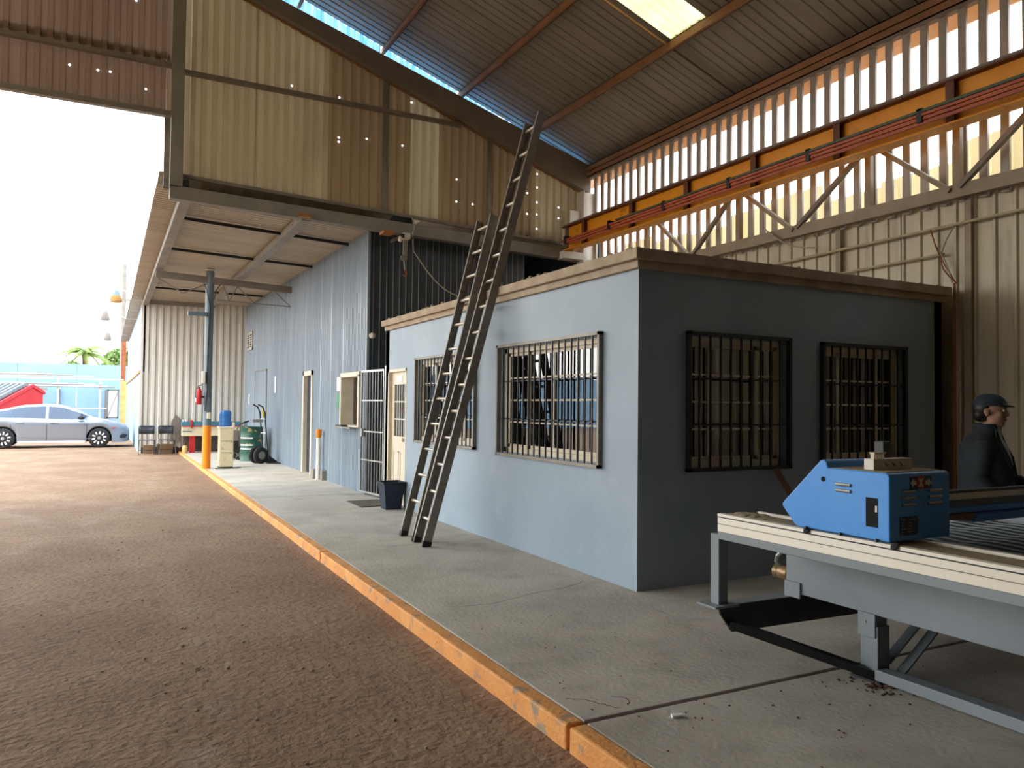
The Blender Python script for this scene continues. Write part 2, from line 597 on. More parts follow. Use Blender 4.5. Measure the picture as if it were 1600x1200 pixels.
def holed_wall(axis, pos, thick, a0, a1, z0, z1, holes):
    """Wall slab normal to axis ('x' or 'y'), outer face at pos, inner at pos+thick; holes: (a0, a1, z0, z1)."""
    A = sorted({a0, a1, *[h[0] for h in holes], *[h[1] for h in holes]})
    Z = sorted({z0, z1, *[h[2] for h in holes], *[h[3] for h in holes]})

    def solid(i, j):
        if i < 0 or j < 0 or i >= len(A) - 1 or j >= len(Z) - 1:
            return False
        a, z = (A[i] + A[i + 1]) / 2, (Z[j] + Z[j + 1]) / 2
        return not any(h[0] < a < h[1] and h[2] < z < h[3] for h in holes)

    def P(a, z, t):
        return (pos + t, a, z) if axis == 'x' else (a, pos + t, z)

    mb = MB()
    for i in range(len(A) - 1):
        for j in range(len(Z) - 1):
            if not solid(i, j):
                continue
            b0, b1, c0, c1 = A[i], A[i + 1], Z[j], Z[j + 1]
            for t in (0, thick):
                mb.quad(P(b0, c0, t), P(b1, c0, t), P(b1, c1, t), P(b0, c1, t))
            if not solid(i - 1, j):
                mb.quad(P(b0, c0, 0), P(b0, c1, 0), P(b0, c1, thick), P(b0, c0, thick))
            if not solid(i + 1, j):
                mb.quad(P(b1, c0, 0), P(b1, c1, 0), P(b1, c1, thick), P(b1, c0, thick))
            if not solid(i, j - 1):
                mb.quad(P(b0, c0, 0), P(b1, c0, 0), P(b1, c0, thick), P(b0, c0, thick))
            if not solid(i, j + 1):
                mb.quad(P(b0, c1, 0), P(b1, c1, 0), P(b1, c1, thick), P(b0, c1, thick))
    return mb


# ------------------------------------------------------------------ ground, kerb and concrete walk
X_KERB, Y_GABLE, X_WALL = 1.95, 12.35, 7.9


def dirt_z(y):
    t = min(1.0, max(0.0, (y - 4) / 21))
    return -0.115 + 0.07 * t


def ground_mesh():
    mb = MB()
    xs = [-120, -60, -30, -14, -8, -5] + [-4 + 0.125 * i for i in range(48)] + [2.0, 2.06, 9, 30, 120]
    ys = [-60, -20, -6] + [0.9 + 0.125 * i for i in range(80)] + [11 + 0.4 * i for i in range(60)] + [36, 42, 50, 70, 120, 240]
    rnd = random.Random(3)
    ph = [(rnd.uniform(0.6, 5), rnd.uniform(0.6, 5), rnd.uniform(0, 6.3), rnd.uniform(0.3, 1)) for _ in range(14)]
    for y in ys:
        for x in xs:
            z = dirt_z(y)
            if -4 <= x < 1.99 and 0.9 <= y < 30:
                h = sum(a * math.sin(fx * x + fy * y * 0.5 + p) for fx, fy, p, a in ph)
                z += 0.0022 * h + rnd.uniform(-0.0025, 0.0025)
            if x >= 2.05 and y < 25.3 and y > -20:
                z -= 0.12
            mb.v.append(Vector((x, y, z)))
    w = len(xs)
    for j in range(len(ys) - 1):
        for i in range(w - 1):
            a = j * w + i
            mb.f.append((a, a + 1, a + 1 + w, a + w))
    return mb


ground_mesh().build('floor', 'dirt', smooth=True, label='packed brown dirt floor running out to the yard', kind='structure')

walk = empty('trim_1', (3.0, 8, 0), label='grey concrete walkway of poured slabs along the office', kind='structure')
joints = [-8.0, -2.6, 3.13, 7.89, 12.7, 18.2, 25.55]
for i in range(len(joints) - 1):
    y0, y1 = joints[i] + 0.012, joints[i + 1] - 0.012
    x1 = 8.1 if y1 < 12.8 else 3.95
    MB().box(X_KERB + 0.1, x1, y0, y1, -0.2, 0.0 if i != 2 else 0.003).build('slab', 'concrete', walk, bevel=0.006)
rnd = random.Random(31)
for pts in ([(2.12, 3.42), (2.2, 3.36), (2.26, 3.25), (2.3, 3.17)], [(2.35, 3.34), (2.4, 3.27), (2.34, 3.18)], [(2.25, 5.33), (2.6, 5.28), (3.0, 5.42), (3.4, 5.5), (3.72, 5.66)]):
    fine = []
    for (xa, ya), (xb, yb) in zip(pts, pts[1:]):
        for i in range(5):
            t = i / 5
            fine.append((xa + (xb - xa) * t + rnd.uniform(-0.008, 0.008), ya + (yb - ya) * t + rnd.uniform(-0.008, 0.008)))
    mb = MB()
    for (xa, ya), (xb, yb) in zip(fine, fine[1:]):
        mb.bar((xa, ya, 0.002), (xb, yb, 0.002), rnd.uniform(0.002, 0.006), 0.004)
    mb.build('crack', 'wood_dk', walk)
kerb = empty('trim_2', (2.0, 8, -0.1), label='orange painted kerb edging the concrete walkway', kind='structure')
for i in range(len(joints) - 1):
    y0, y1 = joints[i] + 0.014, joints[i + 1] - 0.014
    MB().box(X_KERB, X_KERB + 0.098, y0, y1, -0.24, 0.001).build('kerb_stone', 'kerb', kerb, bevel=0.012)

# scatter of pebbles on the dirt and crumbs on the slab
rnd = random.Random(11)
peb = MB()
for _ in range(260):
    y = 1.6 + 9 * rnd.random() ** 1.6
    x = rnd.uniform(-0.12 * y - 0.3, 1.9)
    r = rnd.uniform(0.004, 0.013)
    peb.ball((x, y, dirt_z(y) + r * 0.3), r, r * rnd.uniform(0.7, 1.2), r * 0.7, 5, 3)
peb.build('pebbles', 'rubble', label='tiny pale pebbles strewn over the dirt floor', cat='pebbles', kind='stuff')
crumb = MB()
for _ in range(120):
    x, y = rnd.uniform(2.1, 4.6), rnd.uniform(2.3, 5)
    r = rnd.uniform(0.003, 0.008)
    crumb.ball((x, y, r * 0.4), r, r, r * 0.6, 5, 3)
for _ in range(90):
    a, d = rnd.uniform(0, 6.28), abs(rnd.gauss(0, 0.09))
    r = rnd.uniform(0.004, 0.012)
    crumb.ball((3.74 + d * math.cos(a), 2.82 + d * math.sin(a), r * 0.4), r, r, r * 0.6, 5, 3)
crumb.build('grit', 'wood_dk', label='dark grit and crumbs on the concrete by the machine foot', cat='grit', kind='stuff')

# ------------------------------------------------------------------ warehouse roof
S_ROOF, Z_EAVE, X_EAVE = 0.35, 6.12, 8.15


def roof_z(x):
    return Z_EAVE + S_ROOF * (X_EAVE - 0.2 - abs(x))


ceil = empty('ceiling', (3, 4, 8.0), label='dark corrugated metal roof on oxide brown purlins', kind='structure')
sl = Vector((-1, 0, S_ROOF)).normalized()
nrm = Vector((S_ROOF, 0, 1)).normalized()
L_ROOF = X_EAVE * math.hypot(1, S_ROOF)


def along(x):
    return (X_EAVE - x) * math.hypot(1, S_ROOF)


sky_y0, sky_y1 = 7.60, 8.30
edges = [-20, -12, -6, -2, 0.4, 1.9, 3.4, 4.5, 5.6, 6.6, sky_y0, sky_y1, 9.3, 10.3, 11.3, 12.44]
for a, b in zip(edges, edges[1:]):
    o = (X_EAVE, a, roof_z(X_EAVE))
    parts = [(0, L_ROOF)] if (a, b) != (sky_y0, sky_y1) else [(0, along(6.72)), (along(4.1), L_ROOF)]
    for lo, hi in parts:
        corr(o, (0, 1, 0), sl, nrm, b - a, lo, hi, 0.15 if a > 0 else 0.6, 0.016, RIB).build('roof_sheet', 'roof', ceil)
corr((X_EAVE, sky_y0, roof_z(X_EAVE)), (0, 1, 0), sl, nrm, sky_y1 - sky_y0, along(6.74), along(4.06), 0.15, 0.016, RIB).build('skylight_sheet', 'skylight', ceil, label='glowing yellowish translucent skylight sheet')
for x in (8.03, 6.74, 5.38, 3.98, 2.6, 1.2):
    zz = roof_z(x) - 0.012
    mb = MB()
    mb.box(x - 0.006, x + 0.006, -20, 12.5, zz - 0.15, zz)
    mb.box(x - 0.05, x + 0.006, -20, 12.5, zz - 0.15, zz - 0.142)
    mb.box(x - 0.006, x + 0.05, -20, 12.5, zz - 0.008, zz)
    mb.build('purlin', 'purlin', ceil)
for y in (8.36, 3.9):
    MB().bar((5.45, y, roof_z(5.45) - 0.07), (6.70, y, roof_z(6.70) - 0.07), 0.02, 0.03).build('sag_rod', 'purlin', ceil)
    MB().bar((6.80, y, roof_z(6.80) - 0.07), (8.0, y, roof_z(8.0) - 0.07), 0.02, 0.03).build('sag_rod', 'steel', ceil)
# eave strut above the slotted wall
mb = MB()
mb.box(7.90, 8.06, -20, 12.4, 5.90, 5.915)
mb.box(7.90, 7.915, -20, 12.4, 5.80, 6.02)
mb.box(7.90, 8.06, -20, 12.4, 6.005, 6.02)
mb.build('eave_strut', 'purlin', ceil)
# the other slope of the roof, behind and left of the photographer
for a, b, m in ((-20, 4.8, 'roof'), (4.8, 7.6, 'roof'), (7.6, 9.0, 'skylight'), (9.0, 11.8, 'roof'), (11.8, 12.44, 'roof')):  # the skylight strip is unseen, added to brighten the hall
    corr((0, a, roof_z(0)), (0, 1, 0), (-1, 0, -S_ROOF), (-S_ROOF, 0, 1), b - a, 0, L_ROOF, 0.35, 0.02, RIB).build('roof_sheet' if m == 'roof' else 'skylight_sheet', m, ceil)

# ------------------------------------------------------------------ gable wall with the big opening
def z_raf_top(x):
    return roof_z(x) - (0.09 + max(0.0, 7.9 - x) * 0.05)


def z_raf_bot(x):
    return roof_z(x) - 0.61




def unproject_gable(px, py):
    d = _r * ((px - 800) / F_PX) - _u * ((py - 600) / F_PX) + _f
    t = Y_GABLE / d.y
    return d.x * t, CAM_H + d.z * t


_holes = [(112, 101), (150, 108), (187, 114), (242, 141), (227, 5), (462, 135), (534, 153), (530, 215), (532, 222), (573, 217),
          (600, 222), (626, 227), (598, 248), (358, 287), (653, 162), (712, 280), (770, 290), (845, 273), (845, 294), (521, 317),
          (602, 330), (615, 334), (622, 336), (712, 315), (737, 319), (769, 325), (825, 302), (844, 317), (824, 334), (845, 336),
          (843, 358), (878, 325), (878, 342), (715, 351), (827, 369), (434, 301), (478, 308)]
HOLES = [unproject_gable(*p) for p in _holes]
gable = empty('wall_back', (3.5, Y_GABLE, 4.4), label='tan and brown corrugated gable wall above the opening', kind='structure')


def gable_sheet(x0, x1, m, zlo, zhi, y=Y_GABLE):
    hs = []
    p, w = 0.155, x1 - x0
    for hx, hz in HOLES:
        if x0 <= hx < x1:
            k = math.floor((hx - x0) / p)
            base = k * p
            hs.append((base + 0.21 * p, hz, 0.017))
    corr((x0, y, 0), (1, 0, 0), (0, 0, 1), (0, -1, 0), w, lambda d: zlo(x0 + d), lambda d: zhi(x0 + d), p, 0.062, TRAP, hs).build('wall_sheet', m, gable)


def clad_bot(x):
    return 4.83 + (4.515 - 4.83) * (x - 0.9) / 6.6


def clad_top(x):
    return z_raf_bot(x) + 0.10


for x0, x1, m in ((0.92, 1.98, 'gab_tan'), (1.98, 3.05, 'gab_tan'), (3.05, 3.98, 'gab_brown'), (3.98, 4.44, 'gab_brown'),
                  (4.44, 4.98, 'gab_beige'), (4.98, 5.92, 'gab_brown'), (5.92, 6.9, 'gab_brown'), (6.9, 7.95, 'gab_tan')):
    gable_sheet(x0, x1, m, clad_bot, clad_top)
for x0, x1 in ((-0.25, 0.74), (-1.22, -0.25), (-2.2, -1.22)):
    gable_sheet(x0, x1, 'gab_rust', lambda x: 5.71, lambda x: 6.62, Y_GABLE + 0.02)
    gable_sheet(x0, x1, 'gab_rust', lambda x: 6.5, lambda x: roof_z(x) - 0.2, Y_GABLE - 0.02)
corr((-8.1, Y_GABLE, 0), (1, 0, 0), (0, 0, 1), (0, -1, 0), 5.9, 5.71, lambda d: max(5.75, roof_z(-8.1 + d) - 0.2), 0.3, 0.03).build('wall_sheet', 'gab_rust', gable)
MB().box(4.435, 4.45, Y_GABLE - 0.055, Y_GABLE - 0.04, 4.66, 6.32).build('sheet_lap_strip', 'white', gable)
# girts
MB().box(-7.0, 0.74, Y_GABLE - 0.14, Y_GABLE - 0.05, 6.39, 6.45).build('girt', 'steel', gable)
MB().box(0.90, 5.35, Y_GABLE - 0.14, Y_GABLE - 0.05, 6.33, 6.39).build('girt', 'steel', gable)
MB().box(-8.1, 0.74, Y_GABLE - 0.14, Y_GABLE - 0.03, 5.66, 5.74).build('lintel', 'steel', gable)
MB().box(3.95, 4.04, Y_GABLE - 0.10, Y_GABLE - 0.04, 4.66, 6.95).build('stud', 'steel', gable)
MB().box(5.88, 5.95, Y_GABLE - 0.10, Y_GABLE - 0.04, 4.58, 6.3).build('stud', 'steel', gable)
MB().box(0.66, 0.74, Y_GABLE - 0.02, Y_GABLE + 0.06, 4.62, 5.70).build('jamb_strip', 'steel_grey', gable)
# angle that closes the top of the sheets under the rafter
mb = MB()
mb.bar((0.9, Y_GABLE - 0.06, z_raf_bot(0.9) - 0.0), (7.9, Y_GABLE - 0.06, z_raf_bot(7.9) - 0.0), 0.05, 0.05)
mb.build('rake_angle', 'purlin', gable)

frame = empty('portal_frame', (4.0, Y_GABLE - 0.12, 4.2), label='dark steel portal frame with hanging post, rafter and lower beam', cat='steel frame')
MB().box(0.735, 0.905, Y_GABLE - 0.22, Y_GABLE - 0.04, 4.62, roof_z(0.8) - 0.2).build('post', 'steel_grey', frame)
mb = MB()
xa, xb = 0.0, 7.98
mb.add([(xa, Y_GABLE - 0.20, z_raf_top(xa)), (xb, Y_GABLE - 0.20, z_raf_top(xb)), (xb, Y_GABLE - 0.20, z_raf_bot(xb)), (xa, Y_GABLE - 0.20, z_raf_bot(xa)),
        (xa, Y_GABLE - 0.06, z_raf_top(xa)), (xb, Y_GABLE - 0.06, z_raf_top(xb)), (xb, Y_GABLE - 0.06, z_raf_bot(xb)), (xa, Y_GABLE - 0.06, z_raf_bot(xa))],
       [(0, 1, 2, 3), (4, 7, 6, 5), (0, 4, 5, 1), (3, 2, 6, 7), (1, 5, 6, 2), (0, 3, 7, 4)])
mb.build('rafter', 'steel', frame)


def zb(x):
    return 4.446 + (4.193 - 4.446) * (x - 0.745) / 7.05


mb = MB()
x0, x1 = 0.735, 7.85
for ya, yb, dz0, dz1 in ((-0.22, -0.06, 0.0, 0.19),):
    mb.add([(x0, Y_GABLE + ya, zb(x0) + dz0), (x1, Y_GABLE + ya, zb(x1) + dz0), (x1, Y_GABLE + ya, zb(x1) + dz1), (x0, Y_GABLE + ya, zb(x0) + dz1),
            (x0, Y_GABLE + yb, zb(x0) + dz0), (x1, Y_GABLE + yb, zb(x1) + dz0), (x1, Y_GABLE + yb, zb(x1) + dz1), (x0, Y_GABLE + yb, zb(x0) + dz1)],
           [(0, 1, 2, 3), (4, 7, 6, 5), (0, 4, 5, 1), (3, 2, 6, 7), (1, 5, 6, 2), (0, 3, 7, 4)])
mb.build('lower_beam', 'steel_grey', frame)
MB().bar((0.9, Y_GABLE - 0.09, clad_bot(0.9) - 0.01), (7.7, Y_GABLE - 0.09, clad_bot(7.7) - 0.01), 0.06, 0.05).build('sill_angle', 'steel', frame)
MB().box(0.915, 0.995, Y_GABLE - 0.2, Y_GABLE - 0.1, 4.645, 4.745).build('hole_block', 'darkblue', label='small dark blue block in place of a square hole in the portal frame', cat='hole block')  # block stands in for a dark square hole in the frame corner

# blue translucent strip closing the gap between rafter and roof
strip = empty('trim_3', (5.5, 12.6, 6.5), label='light blue translucent strip between rafter and roof sheets', kind='structure')
for x0, x1 in ((2.0, 3.95), (4.02, 5.34), (5.42, 6.16), (6.26, 6.70), (6.78, 7.95)):
    corr((x0, Y_GABLE + 0.10, 0), (1, 0, 0), (0, 0, 1), (0, -1, 0), x1 - x0, lambda d: z_raf_bot(x0 + d) + 0.1, lambda d: roof_z(x0 + d) + 0.0, 0.11, 0.02, TRAP).build('translucent_sheet', 'bluesky', strip)

# closed side and back of the hall (behind the photographer)
MB().box(-8.3, 8.3, -20.2, -20.0, -0.2, 9.0).build('wall_front', 'gab_rust', label='closed brown back end of the hall', kind='structure')
lw = empty('wall_left', (-8.2, 0, 0), label='brown left side of the hall, open towards the yard', kind='structure')
MB().box(-8.3, -8.2, -20, 12.35, 5.85, 6.1).build('eave_band', 'gab_rust', lw)
MB().box(-8.3, -8.2, -20, 3.6, -0.2, 5.85).build('closed_bay', 'gab_rust', lw)


# ------------------------------------------------------------------ right wall: slotted clerestory, truss, lower cladding
rw = empty('wall_right', (X_WALL, 6, 0), label='right hall wall with vertical ribs, open slots and beige cladding', kind='structure')
rib_y = [11.93 - 0.217 * i for i in range(40)]
rib0 = None
for y in rib_y:
    if rib0 is None:
        mb = MB()
        mb.box(7.93, 7.936, y - 0.047, y + 0.038, 3.70, 5.82)
        mb.box(7.93, 7.965, y + 0.034, y + 0.038, 3.70, 5.82)
        mb.box(7.93, 7.965, y - 0.047, y - 0.043, 3.70, 5.82)
        rib0 = mb.build('rib', 'rib', rw)
        ry0 = y
    else:
        share(rib0, 'rib', rw, (0, y - ry0, 0))
MB().box(7.90, 7.99, -20, 12.3, 5.76, 5.82).build('head_rail', 'steel', rw)
rnd = random.Random(5)
for i in range(11):
    y0 = 12.2 - 0.87 * (i + 1)
    top = 4.28 + 0.10 * math.sin(i * 1.7) + rnd.uniform(-0.05, 0.05)
    corr((8.16, y0, 0), (0, 1, 0), (0, 0, 1), (-1, 0, 0), 0.88, 3.2, top, 0.22, 0.03, TRAP).build('outer_sheet', 'outer', rw)
corr((8.16, -20, 0), (0, 1, 0), (0, 0, 1), (-1, 0, 0), 22.5, 3.2, 4.3, 0.4, 0.03, TRAP).build('outer_sheet', 'outer', rw)
MB().box(7.93, 8.1, -20, 2.9, 3.7, 5.82).build('closed_bay', 'rib', rw)
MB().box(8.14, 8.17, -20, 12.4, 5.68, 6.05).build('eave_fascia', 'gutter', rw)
# beige lower cladding, sheet by sheet
for i in range(12):
    y0 = 12.3 - 0.82 * (i + 1)
    corr((8.0, y0, 0), (0, 1, 0), (0, 0, 1), (-1, 0, 0), 0.83, -0.1, 3.82, 0.205, 0.022, RIB).build('wall_sheet', 'panel', rw)
corr((8.0, -20, 0), (0, 1, 0), (0, 0, 1), (-1, 0, 0), 22.46, -0.1, 3.82, 0.41, 0.022, RIB).build('wall_sheet', 'panel', rw)
for y in (4.93, 4.02, 6.55, 8.7, 10.8, 2.2):
    MB().box(7.93, 7.985, y - 0.035, y + 0.035, 0, 3.75).build('wall_stud', 'truss', rw)

truss = empty('wind_girder', (7.85, 6, 3.75), label='brown steel lattice girder along the right wall', cat='girder')
MB().box(7.80, 7.88, -8, 12.0, 3.72, 3.86).build('lower_chord', 'truss', truss)
MB().box(7.80, 7.88, -8, 12.0, 4.50, 4.58).build('upper_chord', 'truss', truss)
for y in (10.25, 8.15, 6.05, 4.98, 3.95):
    MB().box(7.82, 7.88, y - 0.04, y + 0.04, 3.80, 4.55).build('strut', 'truss', truss)
for ya, za, yb, zb_, m in ((9.05, 3.82, 8.25, 4.50, 'steel'), (7.07, 3.82, 6.12, 4.50, 'steel'), (4.93, 3.82, 4.1, 4.50, 'steel'),  # darker steel here paints in the shade on diagonals facing away
                           (9.95, 4.50, 9.15, 3.80, 'truss'), (8.05, 4.52, 7.13, 3.80, 'truss'), (5.92, 4.52, 5.03, 3.80, 'truss')):
    MB().bar((7.80, ya, za), (7.80, yb, zb_), 0.05, 0.06, (1, 0, 0)).build('diagonal', m, truss)

# ------------------------------------------------------------------ crane runway beam and conductor bars
cr = empty('crane_beam', (7.45, 6, 4.33), label='orange yellow crane runway beam with dark stiffeners', cat='crane beam')
MB().box(7.44, 7.455, -8, 12.05, 4.36, 4.78).build('web', 'crane', cr)
MB().box(7.35, 7.55, -8, 12.15, 4.345, 4.362).build('bottom_flange', 'crane', cr)
MB().box(7.35, 7.55, -8, 12.15, 4.775, 4.795).build('top_flange', 'crane_dk', cr)
MB().box(7.42, 7.48, -8, 12.2, 4.795, 4.85).build('crane_rail', 'steel', cr)
for y in (11.45, 10.05, 8.72, 7.4, 6.1, 4.75, 3.4):
    MB().box(7.362, 7.44, y - 0.012, y + 0.012, 4.362, 4.775).build('stiffener', 'crane_dk', cr)
    MB().box(7.36, 7.372, y - 0.045, y + 0.045, 4.362, 4.775).build('stiffener_plate', 'crane_dk', cr)
MB().box(7.36, 7.54, 12.03, 12.06, 4.36, 4.78).build('end_plate', 'steel', cr)
for y in (11.75, 10.4, 9.0, 7.65, 6.35, 4.95, 3.6):
    mb = MB()
    mb.box(7.17, 7.44, y - 0.02, y + 0.02, 4.505, 4.53)
    mb.box(7.17, 7.20, y - 0.03, y + 0.03, 4.39, 4.53)
    mb.build('hanger', 'black', cr)
for k, (x, z, m, nm) in enumerate(((7.185, 4.50, 'cond_green', 'green'), (7.185, 4.462, 'cond_red', 'topmost red'), (7.20, 4.424, 'cond_red', 'middle red'), (7.215, 4.386, 'cond_red', 'lowest red'))):
    y1 = 10.2 if k == 0 else 12.0 - 0.12 * k
    MB().box(x - 0.014, x + 0.014, -8, y1, z - 0.014, z + 0.014).build('conductor_bar', m, label='%s conductor bar running along the crane beam' % nm, cat='conductor bar', group='conductor bars')

cc = empty('crane_column', (7.9, 12.1, 0), label='pale grey steel column carrying the crane beam end', cat='column')
MB().box(7.74, 7.765, 12.02, 12.24, 0, 5.5).build('flange', 'greywall', cc)
MB().box(7.765, 8.03, 12.12, 12.14, 0, 5.5).build('web', 'greywall', cc)
MB().box(8.03, 8.055, 12.02, 12.24, 0, 5.5).build('flange', 'greywall', cc)
MB().box(7.50, 7.74, 12.10, 12.12, 4.85, 5.12).build('gusset', 'greywall', cc)
MB().box(7.30, 7.74, 12.00, 12.20, 4.20, 4.33).build('corbel', 'greywall', cc)

# conduits and cables on the right wall
MB().tube([(7.91, 11.9, 3.40), (7.91, 7.562, 3.436), (7.91, 4.296, 3.478), (7.91, -2, 3.5)], 0.016, 8).build('conduit', 'conduit', label='long cream conduit high on the right wall', cat='conduit')
MB().tube([(7.91, 7.0, 3.14), (7.91, 6.255, 3.165), (7.91, 5.175, 3.175)], 0.013, 8).build('conduit', 'conduit', label='short cream conduit just above the office roof', cat='conduit')
MB().tube([(7.86, 5.03, 2.84), (7.86, 5.03, 0.1)], 0.014, 8).build('conduit', 'rust', label='rusty vertical conduit beside the office corner', cat='conduit')
for k, (ya, za, yb, zb_, s) in enumerate(((5.32, 3.46, 5.05, 2.86, 0.02), (5.05, 3.46, 5.20, 3.18, 0.0), (5.20, 3.18, 5.03, 2.84, 0.05), (5.28, 3.30, 5.08, 2.85, -0.04))):
    pts = []
    for i in range(9):
        t = i / 8
        pts.append((7.90 - 0.02 * math.sin(3.1 * t), ya + (yb - ya) * t + s * math.sin(math.pi * t), za + (zb_ - za) * t))
    MB().tube(pts, 0.008, 6).build('cable', 'wire' if k % 2 else 'rust', label=['loose cable slanting from conduit to office roof corner', 'pale cable looped off the upper conduit', 'rust coloured cable dropping to the office roof corner', 'thin pale cable hanging beside the office roof corner'][k], cat='cable', group='cables at the office roof corner')
pts = [(7.75, 7.6 - 0.9 * t, 3.92 - 0.42 * t - 0.25 * math.sin(math.pi * t) * 0.4) for t in [i / 8 for i in range(9)]]
MB().tube(pts, 0.01, 6).build('cable', 'wire', label='pale cable sagging from the lattice girder', cat='cable')

# ------------------------------------------------------------------ office cabin
X0, Y0, X1, Y1 = 3.84, 5.123, 7.78, 11.55
W_LEFT = [(5.67, 7.60, 1.0, 2.12), (8.27, 10.18, 1.01, 2.11)]
DOOR = (10.64, 11.46, 0.0, 2.03)
W_FRONT = [(4.375, 5.505, 0.99, 2.11), (5.997, 7.135, 0.99, 2.095)]
off = empty('office_cabin', (5.8, 8.3, 0), label='blue grey plastered office cabin with a cement cornice', cat='cabin')
holed_wall('x', X0, 0.15, Y0, Y1, 0.0, 2.66, W_LEFT + [DOOR]).build('side_wall', 'office', off)
holed_wall('y', Y0, 0.15, X0 + 0.15, X1, 0.0, 2.66, W_FRONT).build('front_wall', 'office', off)
MB().box(X0, X1, Y1 - 0.12, Y1, 0, 2.66).build('rear_wall', 'office', off)
MB().box(X1 - 0.12, X1, Y0, Y1, 0, 2.66).build('end_wall', 'office', off)
MB().box(X0 - 0.04, X1 + 0.02, Y0 - 0.04, Y1 + 0.01, 2.635, 2.70).build('cornice_lower_band', 'cement', off, bevel=0.006)
MB().box(X0 - 0.09, X1 + 0.05, Y0 - 0.09, Y1 + 0.03, 2.70, 2.79).build('cornice_upper_band', 'cement', off, bevel=0.008)
MB().box(X0 + 0.15, X1 - 0.12, Y0 + 0.15, Y1 - 0.12, 2.56, 2.635).build('ceiling_slab', 'interior', off)
MB().box(X0 + 0.15, X1 - 0.12, Y0 + 0.15, Y1 - 0.12, 0.004, 0.012).build('inner_floor', 'interior', off)
# brick-faced partition inside
part = MB()
rows, cols = 18, 15
for r in range(rows):
    for c in range(cols):
        x = X0 + 0.55 + c * 0.22 + (0.11 if r % 2 else 0)
        part.box(x, x + 0.205, Y0 + 1.65, Y0 + 1.71, 0.03 + r * 0.137, 0.03 + r * 0.137 + 0.122)
part.build('inner_brick_partition', 'brickbrown', off, kind='stuff')
MB().box(X0 + 0.5, X1 - 0.12, Y0 + 1.70, Y0 + 1.76, 0.012, 2.56).build('partition_core', 'wood_dk', off)
# rough rubble on the roof edge
rnd = random.Random(21)
rb = MB()
for i in range(150):
    y = Y0 + rnd.uniform(-0.08, Y1 - Y0 + 0.02)
    r = rnd.uniform(0.008, 0.03)
    rb.ball((X0 - 0.08 + rnd.uniform(0.01, 0.14), y, 2.79 + r * 0.2), r, r * 1.3, r * 0.9, 6, 4)
for i in range(70):
    x = X0 + rnd.uniform(-0.05, X1 - X0)
    r = rnd.uniform(0.006, 0.018)
    rb.ball((x, Y0 - 0.08 + rnd.uniform(0.01, 0.1), 2.79 + r * 0.2), r * 1.3, r, r * 0.9, 6, 4)
rb.build('roof_rubble', 'rubble', label='crumbled mortar lumps along the office roof edge', cat='rubble', kind='stuff')


def window(n, axis, pos, a0, a1, z0, z1, label, blinds):
    """Sliding aluminium window in a wall opening, two sashes with muntins; glass set back from the wall face."""
    def B(mb, b0, b1, c0, c1, t0, t1):
        if axis == 'x':
            return mb.box(pos + t0, pos + t1, b0, b1, c0, c1)
        return mb.box(b0, b1, pos + t0, pos + t1, c0, c1)
    w = empty('window_%d' % n, (pos, (a0 + a1) / 2, z0) if axis == 'x' else ((a0 + a1) / 2, pos, z0), label=label, kind='structure')
    mb = MB()
    for b0, b1, c0, c1 in ((a0, a1, z0, z0 + 0.05), (a0, a1, z1 - 0.05, z1), (a0, a0 + 0.04, z0, z1), (a1 - 0.04, a1, z0, z1)):
        B(mb, b0, b1, c0, c1, 0.05, 0.12)
    mb.build('frame', 'cream', w)
    third = (a1 - a0) / 4
    for s0, s1, t in ((a0 + 0.04, a0 + third + 0.02, 0.075), (a0 + third - 0.02, a1 - third + 0.02, 0.095), (a1 - third - 0.02, a1 - 0.04, 0.075)):
        mb = MB()
        for b0, b1, c0, c1 in ((s0, s1, z0 + 0.05, z0 + 0.085), (s0, s1, z1 - 0.085, z1 - 0.05), (s0, s0 + 0.035, z0 + 0.05, z1 - 0.05), (s1 - 0.035, s1, z0 + 0.05, z1 - 0.05)):
            B(mb, b0, b1, c0, c1, t, t + 0.02)
        sash = mb.build('sash', 'cream', w)
        mb = MB()
        B(mb, s0 + 0.035, s1 - 0.035, z0 + 0.085, z1 - 0.085, t + 0.008, t + 0.011)
        mb.build('pane', 'glass', sash)
        mb = MB()
        for k in (1, 2, 3):
            zz = z0 + 0.085 + (z1 - z0 - 0.17) * k / 4
            B(mb, s0 + 0.035, s1 - 0.035, zz - 0.008, zz + 0.008, t + 0.003, t + 0.016)
        if s1 - s0 > 0.7:
            mm = (s0 + s1) / 2
            B(mb, mm - 0.008, mm + 0.008, z0 + 0.085, z1 - 0.085, t + 0.003, t + 0.016)
        mb.build('muntin', 'cream', sash)
    if blinds:
        k = 0
        b = a0 + blinds[0] * (a1 - a0)
        while b < a0 + blinds[1] * (a1 - a0) - 0.09:
            mb = MB()
            B(mb, b, b + 0.085, z0 + 0.02, z1 - 0.06, 0.16 + 0.01 * (k % 2), 0.163 + 0.01 * (k % 2))
            mb.build('blind_slat', 'blind', w)
            b += 0.1
            k += 1
    return w


